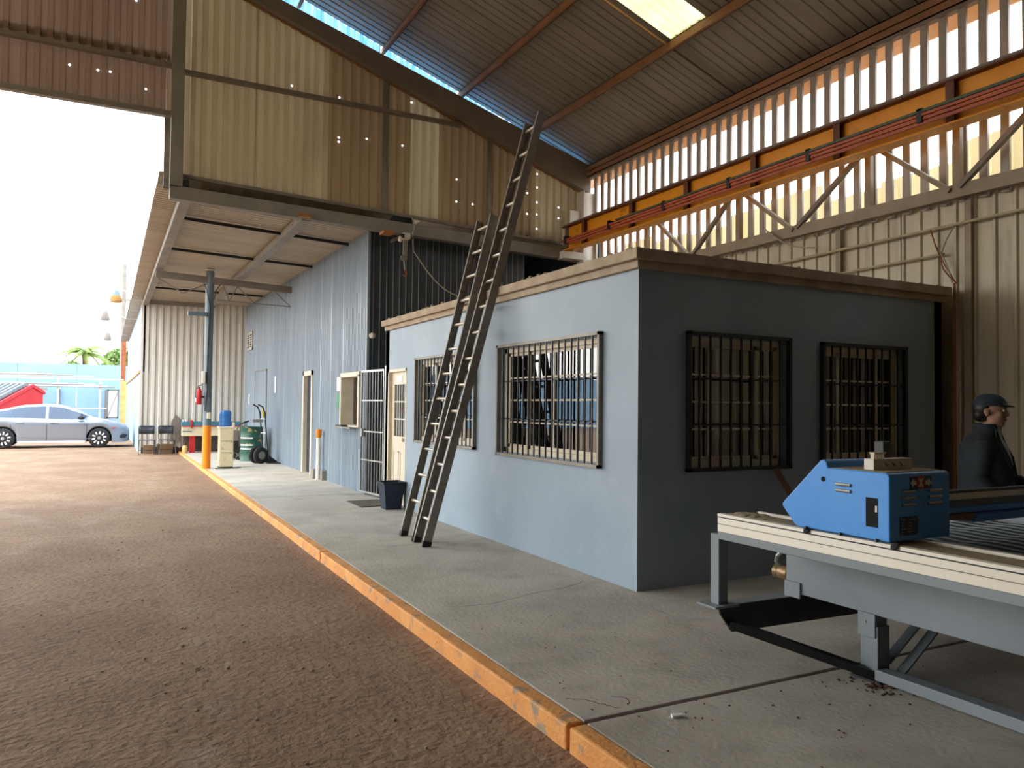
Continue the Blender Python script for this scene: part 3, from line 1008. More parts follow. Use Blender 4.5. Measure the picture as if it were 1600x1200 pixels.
def grille(axis, pos, a0, a1, z0, z1, nbars, label, m='black'):
    """Welded security grille standing just proud of the wall."""
    def B(mb, b0, b1, c0, c1, t0, t1):
        if axis == 'x':
            return mb.box(pos + t0, pos + t1, b0, b1, c0, c1)
        return mb.box(b0, b1, pos + t0, pos + t1, c0, c1)
    g = empty('window_grille', (pos - 0.03, (a0 + a1) / 2, z0) if axis == 'x' else ((a0 + a1) / 2, pos - 0.03, z0), label=label, cat='grille', group='welded window grilles on the office')
    mb = MB()
    for b0, b1, c0, c1 in ((a0, a1, z0, z0 + 0.03), (a0, a1, z1 - 0.03, z1), (a0, a0 + 0.03, z0, z1), (a1 - 0.03, a1, z0, z1)):
        B(mb, b0, b1, c0, c1, -0.045, 0.0)
    mb.build('frame', m, g)
    for k in range(1, nbars + 1):
        b = a0 + 0.015 + (a1 - a0 - 0.03) * k / (nbars + 1)
        mb = MB()
        B(mb, b - 0.007, b + 0.007, z0 + 0.01, z1 - 0.01, -0.032, -0.018)
        mb.build('bar', 'black', g)
    for k in (1, 2):
        zz = z0 + (z1 - z0) * k / 3
        mb = MB()
        B(mb, a0 + 0.01, a1 - 0.01, zz - 0.007, zz + 0.007, -0.018, -0.006)
        mb.build('cross_bar', 'black', g)
    return g


window(1, 'x', X0, *W_LEFT[0], 'cream sliding window behind bars, nearest the office corner', (0.22, 0.72))
window(2, 'x', X0, *W_LEFT[1], 'cream sliding window behind bars, beside the cream door', (0.05, 0.85))
window(3, 'y', Y0, *W_FRONT[0], 'dark barred office window on the shaded face near the corner', None)
window(4, 'y', Y0, *W_FRONT[1], 'dark barred office window on the shaded face behind the machine', None)
grille('x', X0, 5.63, 7.64, 0.96, 2.16, 16, 'black window grille on the lit wall, nearest the office corner', 'alu_dk')
grille('x', X0, 8.23, 10.215, 0.98, 2.15, 16, 'black window grille on the lit wall, behind the ladders', 'alu_dk')
grille('y', Y0, 4.335, 5.545, 0.955, 2.147, 9, 'black window grille on the shaded wall, left of the two')
grille('y', Y0, 5.957, 7.175, 0.955, 2.132, 9, 'black window grille on the shaded wall, right of the two')

# cream office door with a glazed top
dr = empty('door_1', (X0, 11.05, 0), label='cream panelled door with barred glass in the office wall', kind='structure')
mb = MB()
for b in ((10.64, 10.68, 0, 2.03), (11.42, 11.46, 0, 2.03), (10.64, 11.46, 1.99, 2.03)):
    mb.box(X0 - 0.004, X0 + 0.12, b[0], b[1], b[2], b[3])
mb.build('frame', 'cream', dr)
leaf = holed_wall('x', X0 + 0.05, 0.045, 10.68, 11.42, 0.01, 1.99, [(10.79, 11.31, 1.02, 1.80)]).build('leaf', 'cream', dr)
MB().box(X0 + 0.07, X0 + 0.074, 10.79, 11.31, 1.02, 1.80).build('pane', 'glass', leaf)
mb = MB()
for k in range(1, 5):
    y = 10.79 + 0.52 * k / 5
    mb.box(X0 + 0.055, X0 + 0.067, y - 0.006, y + 0.006, 1.02, 1.80)
for k in (1, 2):
    z = 1.02 + 0.78 * k / 3
    mb.box(X0 + 0.055, X0 + 0.067, 10.79, 11.31, z - 0.009, z + 0.009)
mb.build('glazing_bars', 'white', leaf)
for y0_, y1_ in ((10.78, 11.02), (11.08, 11.32)):
    mb = MB()
    for b in ((y0_, y1_, 0.18, 0.2), (y0_, y1_, 0.78, 0.8), (y0_, y0_ + 0.02, 0.18, 0.8), (y1_ - 0.02, y1_, 0.18, 0.8)):
        mb.box(X0 + 0.042, X0 + 0.051, *b)
    mb.build('panel_moulding', 'cream', leaf)
MB().lathe([(0.012, 0), (0.012, 0.03), (0.028, 0.04), (0.03, 0.06), (0.018, 0.075)], (X0 + 0.05, 10.74, 0.98), (-1, 0, 0), 12).build('knob', 'alu', leaf, smooth=True)
MB().box(X0 + 0.044, X0 + 0.05, 10.95, 11.2, 1.84, 1.93).build('door_notice', 'paper', leaf)

# swung open security gate in front of the passage
gt = empty('door_2', (3.84, 12.2, 0), label='open steel bar security gate folded against the blue wall', kind='structure')
gx, gy0, gy1, gz1 = 3.80, 11.86, 12.70, 2.06
def GP(t):
    return (3.90 + (3.79 - 3.90) * t, 11.83 + (12.68 - 11.83) * t)
mb = MB()
for t in (0.0, 1.0):
    x, y = GP(t)
    mb.bar((x, y, 0.03), (x, y, gz1), 0.032, 0.032)
for z in (0.05, gz1 - 0.015):
    mb.bar((*GP(0), z), (*GP(1), z), 0.032, 0.032)
mb.build('gate_frame', 'alu', gt)
for z in (0.58, 1.05, 1.56):
    MB().bar((*GP(0), z), (*GP(1), z), 0.02, 0.02).build('gate_rail', 'alu', gt)
for k in range(1, 8):
    x, y = GP(k / 8)
    MB().bar((x, y, 0.05), (x, y, gz1 - 0.02), 0.014, 0.014).build('gate_bar', 'alu', gt)
x, y = GP(0.94)
MB().box(x - 0.03, x + 0.03, y - 0.05, y + 0.05, 0.96, 1.09).build('lock_box', 'alu', gt)
MB().box(3.84, 3.90, 11.58, 11.64, 0, 2.1).build('gate_post', 'alu', gt)

# little wall lamp and hook at the office's far top corner
lp = empty('wall_lamp', (3.80, 11.62, 2.33), label='small round wall lamp by the far top corner of the office', cat='lamp')
MB().lathe([(0.035, 0), (0.05, 0.03), (0.05, 0.06), (0.03, 0.085)], (3.92, 12.52, 2.64), (-0.6, -0.8, 0), 14).build('lens', 'cream', lp, smooth=True)
MB().tube([(3.92, 12.58, 2.66), (3.90, 12.5, 2.64)], 0.012, 8).build('bracket', 'rust', lp)


# ------------------------------------------------------------------ blue corrugated workshop block behind the office
XB, YB0, YB1 = 3.85, 12.62, 25.6


def canopy_z(x, y):
    return 4.66 - 0.07 * (x - 0.6) - 0.008 * (y - 12) + 0.005 * (x - 0.6) * (y - 12)


blk = empty('workshop_block', (5.5, 18, 0), label='blue grey ribbed sheet metal workshop wall beyond the office', cat='workshop')
B_DOOR, B_WIN, B_VENT = (16.48, 17.20, 0.0, 2.12), (13.02, 14.12, 1.10, 2.0), (24.15, 25.1, 3.1, 3.65)
cuts = [YB0, B_WIN[0], B_WIN[1], 15.0, 15.8, B_DOOR[0], B_DOOR[1], 18.1, 19.2, 20.4, 21.6, 22.7, B_VENT[0], B_VENT[1], YB1]


def blue_sheet(y0, y1, lo, hi):
    corr((XB, y0, 0), (0, 1, 0), (0, 0, 1), (-1, 0, 0), y1 - y0, lo, (lambda d: canopy_z(XB, y0 + d) + 0.02) if hi is None else hi, 0.075, 0.009, RIB).build('wall_sheet', 'bluewall', blk)


for a, b in zip(cuts, cuts[1:]):
    if (a, b) == B_WIN[:2]:
        blue_sheet(a, b, 0, B_WIN[2])
        blue_sheet(a, b, B_WIN[3], None)
    elif (a, b) == B_DOOR[:2]:
        blue_sheet(a, b, B_DOOR[3], None)
    elif (a, b) == B_VENT[:2]:
        blue_sheet(a, b, 0, B_VENT[2])
        blue_sheet(a, b, B_VENT[3], None)
    elif a >= 17 and b <= 21.7:
        blue_sheet(a, b, 0, 2.86)
        blue_sheet(a, b, 2.86, None)
    else:
        blue_sheet(a, b, 0, None)
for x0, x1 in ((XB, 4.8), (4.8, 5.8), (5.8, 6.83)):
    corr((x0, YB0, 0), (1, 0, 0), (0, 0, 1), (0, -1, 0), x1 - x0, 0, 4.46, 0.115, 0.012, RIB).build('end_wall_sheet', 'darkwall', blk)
MB().box(XB - 0.014, XB + 0.03, YB0 - 0.016, YB0 + 0.03, 0, 4.42).build('corner_trim', 'bluewall', blk)
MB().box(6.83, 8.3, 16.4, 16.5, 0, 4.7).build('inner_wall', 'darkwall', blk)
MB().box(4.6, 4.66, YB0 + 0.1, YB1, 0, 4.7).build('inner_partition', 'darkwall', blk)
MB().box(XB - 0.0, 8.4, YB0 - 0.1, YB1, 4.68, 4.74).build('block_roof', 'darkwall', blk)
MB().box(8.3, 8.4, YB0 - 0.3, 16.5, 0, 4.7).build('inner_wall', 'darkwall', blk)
mb = MB()
for b in ((B_VENT[0], B_VENT[1], 3.10, 3.16), (B_VENT[0], B_VENT[1], 3.59, 3.65), (B_VENT[0], B_VENT[0] + 0.07, 3.1, 3.65), (B_VENT[1] - 0.07, B_VENT[1], 3.1, 3.65), (24.57, 24.68, 3.1, 3.65)):
    mb.box(XB - 0.03, XB + 0.02, *b)
mb.build('vent_frame', 'white', blk)
MB().box(XB - 0.02, XB + 0.02, B_VENT[0], B_VENT[1], 3.1, 3.65).build('vent_plate', 'white', blk)
for k in range(6):
    for ya, yb in ((B_VENT[0] + 0.09, 24.55), (24.70, B_VENT[1] - 0.09)):
        MB().box(XB - 0.033, XB - 0.019, ya, yb, 3.185 + 0.07 * k, 3.225 + 0.07 * k).build('vent_slot_shade', 'black', blk)  # black strips on the plate paint in the dark of the slots

d3 = empty('door_3', (XB, 16.84, 0), label='dark slate door in a cream frame in the blue wall', kind='structure')
mb = MB()
for b in ((B_DOOR[0] - 0.09, B_DOOR[0] + 0.02, 0, 2.2), (B_DOOR[1] - 0.02, B_DOOR[1] + 0.09, 0, 2.2), (B_DOOR[0] - 0.09, B_DOOR[1] + 0.09, 2.1, 2.2)):
    mb.box(XB - 0.03, XB + 0.10, *b)
mb.build('frame', 'cream', d3)
MB().box(XB + 0.06, XB + 0.10, B_DOOR[0], B_DOOR[1], 0.01, 2.1).build('leaf', 'darkblue', d3)
d4 = empty('door_4', (XB, 22.6, 0), label='flush blue door outlined in the far blue wall', kind='structure')
MB().box(XB - 0.022, XB + 0.005, 21.74, 23.5, 0.02, 2.38).build('leaf', 'bluewall', d4)
mb = MB()
for b in ((21.70, 21.74, 0, 2.42), (23.5, 23.54, 0, 2.42), (21.7, 23.54, 2.38, 2.42)):
    mb.box(XB - 0.03, XB + 0.01, *b)
mb.build('frame', 'steel_grey', d4)

w5 = empty('window_5', (XB, 13.57, 1.1), label='cream framed service window in the blue wall behind the gate', kind='structure')
mb = MB()
a0, a1, z0, z1 = B_WIN
for b in ((a0 - 0.06, a1 + 0.06, z1 - 0.02, z1 + 0.06), (a0 - 0.06, a0 + 0.02, z0, z1), (a1 - 0.02, a1 + 0.06, z0, z1), (a0, a1, z0 - 0.03, z0 + 0.02)):
    mb.box(XB - 0.035, XB + 0.22, *b)
mb.build('frame', 'cream', w5)
MB().box(XB + 0.20, XB + 0.204, a0, a1, z0, z1).build('pane', 'glass', w5)
for k in range(9):
    z = z1 - 0.08 - 0.075 * k
    MB().box(XB + 0.24, XB + 0.28, a0 + 0.05, a1 - 0.05, z, z + 0.006).build('blind_slat', 'interior', w5)
MB().box(XB - 0.16, XB + 0.03, a0 + 0.02, a1 - 0.02, z0 - 0.03, z0 - 0.005).build('shelf', 'steel_grey', w5)
MB().box(XB - 0.15, XB - 0.01, a1 - 0.5, a1 - 0.1, z0 - 0.005, z0 + 0.02).build('document_tray', 'black', label='flat black tray on the service window shelf', cat='tray', bevel=0.004)
for lab, y, z, w, h, m in (('white notice sheet above, left of the service window', 14.36, 1.74, 0.19, 0.26, 'paper'), ('green and white notice sheet left of the service window', 14.36, 1.42, 0.19, 0.26, 'green_tag'),
                           ('tall white paper strip on the blue wall by the flush door', 20.5, 1.76, 0.14, 0.42, 'paper'), ('small white paper strip at the far end of the blue wall', 24.6, 1.45, 0.16, 0.32, 'paper')):
    MB().box(XB - 0.016, XB - 0.012, y - w / 2, y + w / 2, z, z + h).build('wall_notice', m, label=lab, cat='notice')

# ------------------------------------------------------------------ canopy in front of the workshop
can = empty('canopy', (2.2, 19, 4.4), label='beige corrugated canopy roof with steel beams over the walkway', cat='canopy')
ys = [12.3 + 1.03 * i for i in range(13)] + [25.75]
for a, b in zip(ys, ys[1:]):
    mb = MB()
    cols = []
    y = a
    while y < b - 1e-6:
        for t, h in RIB[:-1]:
            if y + t * 0.13 < b - 1e-6:
                cols.append((y + t * 0.13, h * 0.03))
        y += 0.13
    cols.append((b + 0.004, 0.0))
    for (ya, ha), (yb, hb) in zip(cols, cols[1:]):
        mb.quad((0.57, ya, canopy_z(0.57, ya) + ha), (3.9, ya, canopy_z(3.9, ya) + ha), (3.9, yb, canopy_z(3.9, yb) + hb), (0.57, yb, canopy_z(0.57, yb) + hb))
    mb.build('roof_sheet', 'canopy', can)
for x0 in (0.6, 2.4, 4.2, 6.0):
    mb = MB()
    for k in range(12):
        xa, xb = x0 + 0.15 * k, x0 + 0.15 * (k + 1)
        h = 0.012 * (k % 2)
        mb.quad((xa, 12.36, clad_bot(xa) + 0.03 + h), (xb, 12.36, clad_bot(xb) + 0.03 + 0.012 - h), (xb, 13.4, (4.70 - 0.07 * (xb - 0.6) if x0 < 4 else clad_bot(xb) + 0.03) + 0.012 - h), (xa, 13.4, (4.70 - 0.07 * (xa - 0.6) if x0 < 4 else clad_bot(xa) + 0.03) + h))
    mb.build('apron_flashing', 'canopy', can)
for a in (25.75, 28.8, 31.9, 35, 38, 41):
    corr((0.55, a, canopy_z(0.57, 25.7)), (0, 1, 0), (1, 0, 0), (0, 0, 1), 3.08, 0, 0.6, 0.26, 0.02, RIB).build('eave_sheet', 'canopy', can)
for x, y1, dep in ((0.92, 25.6, 0.13), (2.66, 25.6, 0.12)):
    mb = MB()
    ya, yb = (12.2, y1)
    za, zb2 = canopy_z(x, ya) - 0.03, canopy_z(x, yb) - 0.03
    mb.bar((x, ya, za - dep / 2), (x, yb, zb2 - dep / 2), 0.06, dep)
    mb.bar((x + 0.05, ya, za - dep), (x + 0.05, yb, zb2 - dep), 0.14, 0.01)
    mb.build('long_beam', 'steel_grey', can)
for x in (2.66, 4.02):
    zz = canopy_z(x, 12.2)
    MB().prism([(12.05, zz - 0.13), (12.3, zz - 0.13), (12.3, zz + 0.02), (12.22, zz + 0.02)], 'x', x - 0.09, x + 0.09).build('beam_end_block', 'wood', can)
for y in (13.85, 16.65, 22.3):
    MB().bar((0.95, y, canopy_z(0.95, y) - 0.07), (4.0 if y < 20 else 3.84, y, canopy_z(3.84, y) - 0.05), 0.04, 0.05).build('cross_purlin', 'black', can)
ct = MB()
ytr = 18.78
ct.bar((0.9, ytr, 4.33), (3.86, ytr, 4.20), 0.08, 0.15)
ct.build('truss_top_chord', 'steel', can)
MB().bar((2.2, ytr, 3.84), (3.86, ytr, 3.80), 0.02, 0.02).build('truss_bottom_rod', 'steel', can)
zz = [(0.95, 4.24), (1.46, 3.95), (1.98, 4.2), (2.3, 4.2), (2.45, 3.84), (2.62, 4.18), (3.0, 3.83), (3.42, 4.17), (3.82, 3.81)]
for p, q in zip(zz, zz[1:]):
    MB().tube([(p[0], ytr, p[1]), (q[0], ytr, q[1])], 0.013, 6).build('truss_web_rod', 'steel', can)
MB().bar((0.95, 25.45, canopy_z(0.95, 25.4) - 0.09), (2.9, 25.45, canopy_z(2.9, 25.4) - 0.09), 0.05, 0.09).build('end_beam', 'steel_grey', can)

# far grey ribbed wall closing the canopy, and the pale blue side beyond it
fw = empty('wall_far', (2.3, 25.6, 0), label='pale grey box ribbed sheet wall under the canopy end', kind='structure')
for x0, x1 in ((0.9, 1.66), (1.66, 2.42), (2.42, 3.18), (3.18, 3.85)):
    corr((x0, 25.6, 0), (1, 0, 0), (0, 0, 1), (0, -1, 0), x1 - x0, 0.12, lambda d: canopy_z(x0 + d, 25.6) + 0.0, 0.19, 0.045, TRAP).build('wall_sheet', 'greywall', fw)
MB().box(0.88, 3.85, 25.56, 25.7, -0.1, 0.14).build('base_strip', 'wood_dk', fw)
MB().box(0.86, 0.93, 25.53, 25.6, -0.1, 4.5).build('corner_trim', 'greywall', fw)
sw = empty('wall_side', (0.9, 34, 0), label='pale blue side wall of the workshop receding into the yard', kind='structure')
for k in range(6):
    corr((0.9, 25.6 + 3.0 * k, 0), (0, 1, 0), (0, 0, 1), (-1, 0, 0), 3.0, -0.1, 2.4, 0.25, 0.03, RIB).build('wall_sheet', 'palewall', sw)
MB().box(0.9, 1.1, 25.6, 43.6, 2.4, 4.55).build('upper_wall', 'palewall', sw)
MB().box(0.84, 0.9, 25.6, 43.6, 2.36, 2.44).build('ledge', 'wood', sw)

# ------------------------------------------------------------------ blue pole with orange foot and what hangs on it
PX, PY = 2.03, 18.82
pl = empty('canopy_pole', (PX, PY, 0), label='tall blue grey round pole with an orange painted foot', cat='pole')
MB().lathe([(0.093, 0.97), (0.093, 4.50)], (PX, PY, 0), seg=28).build('shaft', 'pole', pl, smooth=True)
MB().lathe([(0.094, 0.0), (0.0945, 0.01), (0.0945, 0.97)], (PX, PY, 0), seg=28).build('painted_foot', 'orange', pl, smooth=True)
MB().lathe([(0.10, 4.50), (0.10, 4.53)], (PX, PY, 0), seg=28).build('cap_plate', 'white', pl, smooth=True)
MB().box(PX - 0.46, PX - 0.06, PY - 0.12, PY - 0.04, 3.45, 3.54).build('side_arm', 'pole', pl, bevel=0.004)
for k, dx in enumerate((-0.02, 0.04)):
    pts = [(PX + dx - 0.05 + 0.05 * k, PY - 0.1, 1.3 + 0.3 * k)]
    pts += [(PX + dx + 0.015 * math.sin(z * 2 + k), PY - 0.103, z) for z in (1.8, 2.2, 2.8, 3.3, 3.7)] + [(PX + dx - 0.06 + 0.14 * k, PY - 0.12, 4.05), (PX + dx - 0.12 + 0.3 * k, PY - 0.05, 4.2)]
    MB().tube(pts, 0.011, 6).build('pole_cable', 'black', label=['black cable running up the front of the blue pole', 'second black cable on the blue pole bending right'][k], cat='cable')
MB().box(PX - 0.14, PX - 0.07, PY - 0.15, PY - 0.02, 1.93, 2.2).build('switch_box', 'white', label='white switch box on the side of the blue pole', cat='switch box', bevel=0.008)
MB().box(PX - 0.02, PX + 0.06, PY - 0.15, PY - 0.09, 1.13, 1.27).build('socket_box', 'cream', label='small socket box low on the blue pole', cat='socket box', bevel=0.008)
ex = empty('fire_extinguisher', (PX - 0.19, PY - 0.05, 1.45), label='red fire extinguisher hung on the blue pole', cat='extinguisher')
MB().lathe([(0.05, 0), (0.062, 0.015), (0.062, 0.29), (0.045, 0.34), (0.018, 0.37)], (PX - 0.19, PY - 0.05, 1.45), seg=16).build('cylinder', 'red', ex, smooth=True)
mb = MB()
mb.box(PX - 0.21, PX - 0.17, PY - 0.07, PY - 0.03, 1.81, 1.85)
mb.bar((PX - 0.22, PY - 0.05, 1.86), (PX - 0.12, PY - 0.05, 1.90), 0.02, 0.015)
mb.build('valve_head', 'black', ex)
MB().tube([(PX - 0.22, PY - 0.07, 1.83), (PX - 0.262, PY - 0.08, 1.78), (PX - 0.262, PY - 0.08, 1.6)], 0.009, 6).build('hose', 'black', ex)
MB().box(PX - 0.256, PX - 0.25, PY - 0.09, PY - 0.01, 1.5, 1.75).build('label_strip', 'paper', ex)
MB().box(PX - 0.14, PX - 0.09, PY - 0.08, PY - 0.02, 1.6, 1.64).build('hanging_bracket', 'black', ex)

# ------------------------------------------------------------------ two leaning ladders
def ladder(name, label, A0, A1, B0, B1, n, first, mstile):
    """A: outer stile from A0 to A1, B: other stile."""
    t = empty(name, tuple((Vector(A0) + Vector(B0)) / 2), label=label, cat='ladder', group='ladders leaning on the office')
    A0, A1, B0, B1 = (Vector(p) for p in (A0, A1, B0, B1))
    across = (B0 - A0).normalized()
    for P0, P1, s in ((A0, A1, 1), (B0, B1, -1)):
        d = (P1 - P0).normalized()
        dep = d.cross(across).normalized()
        mb = MB()
        for off, w, h in ((0, 0.012, 0.085),):
            mb.bar(P0, P1, w, h, dep)
        for sg in (-1, 1):
            mb.bar(P0 + dep * sg * 0.042 + across * s * 0.012, P1 + dep * sg * 0.042 + across * s * 0.012, 0.03, 0.007, dep)
        mb.build('stile', mstile, t)
        MB().bar(P0 - d * 0.004, P0 + d * 0.06, 0.03, 0.095, dep).build('foot', 'rubber', t)
    LA, LB = (A1 - A0).length, (B1 - B0).length
    dA, dB = (A1 - A0).normalized(), (B1 - B0).normalized()
    for k in range(n):
        s = first + 0.3 * k
        if s > min(LA, LB) - 0.03:
            break
        MB().tube([A0 + dA * s, B0 + dB * s], 0.017, 10).build('rung', 'rung', t, smooth=True)
    return t


# long ladder: near stile and its partner
ladder('ladder', 'longer metal ladder, nearer the camera, reaching up past the office roof', (3.03, 8.00, 0.0), (4.21, 7.72, 4.73), (3.015, 7.68, 0.0), (4.21, 7.40, 4.76), 30, 0.28, 'alu_dk')
ladder('ladder', 'shorter metal ladder leaning on the office roof beside the longer one', (3.035, 8.45, 0.0), (3.955, 8.45, 3.72), (3.035, 8.06, 0.0), (3.955, 8.06, 3.72), 30, 0.42, 'alu_dk')

# ------------------------------------------------------------------ things along the walkway
wb = empty('waste_bin', (3.66, 10.72, 0), label='black tapered waste bin by the office door', cat='bin')
mb = MB()
o_, i_ = [], []
for z, h in ((0.0, 0.115), (0.36, 0.155), (0.385, 0.165)):
    o_.append([(3.66 + sx * h, 10.72 + sy * h, z) for sx, sy in ((-1, -1), (1, -1), (1, 1), (-1, 1))])
for z, h in ((0.385, 0.15), (0.02, 0.105)):
    o_.append([(3.66 + sx * h, 10.72 + sy * h, z) for sx, sy in ((-1, -1), (1, -1), (1, 1), (-1, 1))])
mb.v = [Vector(p) for r in o_ for p in r]
for i in range(4):
    for k in range(4):
        a, b = i * 4 + k, i * 4 + (k + 1) % 4
        mb.f.append((a, b, b + 4, a + 4))
mb.f += [(3, 2, 1, 0), (16, 17, 18, 19)]
mb.build('bin_shell', 'darkblue', wb, bevel=0.006)
mb = MB()
for sx0, sx1, sy0, sy1 in ((-0.172, 0.172, -0.172, -0.15), (-0.172, 0.172, 0.15, 0.172), (-0.172, -0.15, -0.15, 0.15), (0.15, 0.172, -0.15, 0.15)):
    mb.box(3.66 + sx0, 3.66 + sx1, 10.72 + sy0, 10.72 + sy1, 0.37, 0.39)
mb.build('rim', 'darkblue', wb)
MB().box(3.30, 3.80, 11.0, 11.75, 0.0, 0.012).build('door_mat', 'asphalt_mat', label='flat grey brown mat on the walkway before the gate', cat='mat')
bo = empty('bollard', (3.74, 15.4, 0), label='white post with an orange cap by the dark door', cat='bollard')
MB().lathe([(0.045, 0), (0.045, 0.82)], (3.74, 15.4, 0), seg=16).build('post', 'white', bo, smooth=True)
MB().lathe([(0.035, 0.82), (0.05, 0.86), (0.058, 0.9), (0.058, 0.985), (0.05, 0.99)], (3.74, 15.4, 0), seg=16).build('cap', 'orange', bo, smooth=True)
for k, (x, y) in enumerate(((3.72, 15.62), (3.80, 15.22))):
    MB().box(x - 0.05, x + 0.05, y - 0.07, y + 0.07, 0, 0.19).build('concrete_weight', 'steel_grey', bevel=0.012, label=['grey weight block beside the bollard, nearer the dark door', 'grey weight block beside the bollard, on its near side'][k], cat='weight')

wd = empty('water_dispenser', (2.45, 18.9, 0), label='ivory water dispenser with a blue bottle beside the blue pole', cat='dispenser')
MB().box(2.30, 2.60, 18.75, 19.05, 0.03, 0.92).build('cabinet', 'ivory', wd, bevel=0.012)
MB().box(2.275, 2.61, 18.74, 19.06, 0.92, 0.95).build('top_plate', 'white', wd, bevel=0.006)
MB().box(2.30, 2.60, 18.77, 19.03, 0.0, 0.03).build('plinth', 'rubber', wd)
for z in (0.35, 0.62):
    MB().box(2.33, 2.57, 18.744, 18.75, z, z + 0.006).build('panel_seam', 'rubber', wd)
MB().box(2.565, 2.615, 18.70, 18.75, 0.93, 1.05).build('tap', 'cream', wd, bevel=0.006)
MB().lathe([(0.10, 0.95), (0.13, 0.965), (0.135, 1.0), (0.128, 1.03), (0.135, 1.06), (0.128, 1.10), (0.135, 1.14), (0.128, 1.18), (0.135, 1.22), (0.132, 1.28), (0.11, 1.31), (0.03, 1.32)], (2.43, 18.9, 0), seg=20).build('water_bottle', 'bottle', smooth=True, label='large translucent blue water bottle on the ivory dispenser', cat='bottle')
MB().tube([(2.25, 18.7, 0.012), (2.2, 18.62, 0.012), (2.4, 18.55, 0.012), (2.62, 18.6, 0.012), (2.75, 18.68, 0.012), (2.68, 18.74, 0.012)], 0.01, 6).build('floor_cable', 'black', label='black cable lying on the concrete by the dispenser', cat='cable')

bn = empty('test_bench', (2.8, 25.0, 0), label='long bench with teal top, ivory front and red legs at the far wall', cat='bench')
MB().box(1.98, 3.62, 24.72, 25.25, 0.80, 0.92).build('teal_rail', 'teal', bn)
MB().box(1.98, 3.62, 24.71, 25.25, 0.775, 0.80).build('red_edge', 'red', bn)
MB().box(2.0, 3.6, 24.74, 25.2, 0.50, 0.775).build('front_board', 'ivory', bn)
MB().box(1.99, 2.25, 24.732, 24.74, 0.62, 0.65).build('teal_stripe', 'teal', bn)
MB().box(2.05, 3.6, 25.15, 25.2, 0.05, 0.50).build('back_board', 'asphalt_mat', bn)
for x in (2.2, 3.45):
    MB().box(x, x + 0.15, 24.78, 24.95, 0.0, 0.5).build('leg', 'red', bn)
for k, x in enumerate((2.02, 2.1, 2.24)):
    lab = ['small white cup on the bench end', 'second small white cup on the bench', 'small dark red clamp standing on the bench'][k]
    if k < 2:
        MB().lathe([(0.022, 0), (0.03, 0.06)], (x, 24.85, 0.92), seg=10).build('cup', 'white', label=lab, cat='cup')
    else:
        mb = MB()
        mb.box(x - 0.04, x + 0.04, 24.70, 24.80, 0.921, 0.97)
        mb.box(x - 0.02, x + 0.02, 24.68, 24.71, 0.72, 0.95)
        mb.build('clamp', 'red', label=lab, cat='clamp')
ye = empty('gas_bottle', (2.06, 24.6, 0), label='small yellow bottle with a dark valve on the walkway', cat='bottle')
MB().lathe([(0.07, 0), (0.075, 0.02), (0.075, 0.19), (0.04, 0.23)], (2.06, 24.6, 0), seg=14).build('bottle_body', 'yellowpost', ye, smooth=True)
MB().lathe([(0.025, 0.23), (0.045, 0.25), (0.04, 0.31)], (2.06, 24.6, 0), seg=10).build('valve', 'wood_dk', ye)

# green drum
dm = empty('oil_drum', (3.36, 21.0, 0), label='dark green steel drum with yellow and white markings', cat='drum')
MB().lathe([(0.27, 0), (0.285, 0.0), (0.285, 0.03), (0.278, 0.04), (0.278, 0.28), (0.29, 0.30), (0.278, 0.32), (0.278, 0.56), (0.29, 0.58), (0.278, 0.60), (0.278, 0.84), (0.285, 0.85), (0.285, 0.88), (0.27, 0.88), (0.268, 0.865)], (3.36, 21.0, 0), seg=28).build('drum_shell', 'drum', dm, smooth=True)
for z in (0.30, 0.40, 0.58):
    mb = MB()
    for k in range(9):
        a = math.radians(195 + 8 * k)
        b = math.radians(195 + 8 * (k + 1))
        r = 0.2925
        p = [(3.36 + r * math.cos(t), 21.0 + r * math.sin(t)) for t in (a, b)]
        mb.quad((*p[0], z), (*p[1], z), (*p[1], z + 0.03), (*p[0], z + 0.03))
    mb.build('printed_band', 'paper', dm)

# hand truck
ht = empty('hand_truck', (3.42, 19.95, 0), label='hand truck with two big black wheels before the green drum', cat='hand truck')
for x, y in ((3.32, 20.04), (3.40, 19.86)):
    w = MB().lathe([(0.06, -0.04), (0.12, -0.05), (0.18, -0.045), (0.205, -0.02), (0.205, 0.02), (0.18, 0.045), (0.12, 0.05), (0.06, 0.04)], (x, y, 0.205), (0.45, -0.9, 0), 24).build('wheel', 'rubber', ht, smooth=True)
    MB().lathe([(0.03, -0.056), (0.1, -0.052), (0.1, 0.052), (0.03, 0.056)], (x, y, 0.205), (0.45, -0.9, 0), 16).build('hub', 'steel_grey', w, smooth=True)
for dx, dy in ((0.0, 0.0), (0.09, -0.17)):
    MB().tube([(3.50 + dx, 20.03 + dy, 0.12), (3.44 + dx, 20.06 + dy, 0.7), (3.40 + dx, 20.08 + dy, 1.25), (3.34 + dx, 20.06 + dy, 1.40), (3.22 + dx, 20.02 + dy, 1.46)], 0.018, 8).build('side_tube', 'black', ht, smooth=True)
for z in (0.35, 0.75, 1.1):
    MB().tube([(3.475 - 0.06 * z, 20.05, z), (3.565 - 0.06 * z, 19.88, z)], 0.012, 6).build('cross_tube', 'alu', ht)
MB().box(3.20, 3.44, 19.9, 20.05, 1.02, 1.09).build('strap_reel', 'steel_grey', ht, bevel=0.01)
MB().box(3.44, 3.48, 19.95, 20.02, 1.15, 1.36).build('yellow_grip', 'yellow_tag', ht)
MB().prism([(3.52, 19.75), (3.84, 19.55), (3.84, 19.85), (3.60, 20.08)], 'z', 0.01, 0.025).build('toe_plate', 'black', ht)
mb = MB()
mb.prism([(3.50, 0.02), (3.84, 0.02), (3.56, 0.24)], 'y', 19.92, 19.95)
mb.build('toe_gusset', 'black', ht)

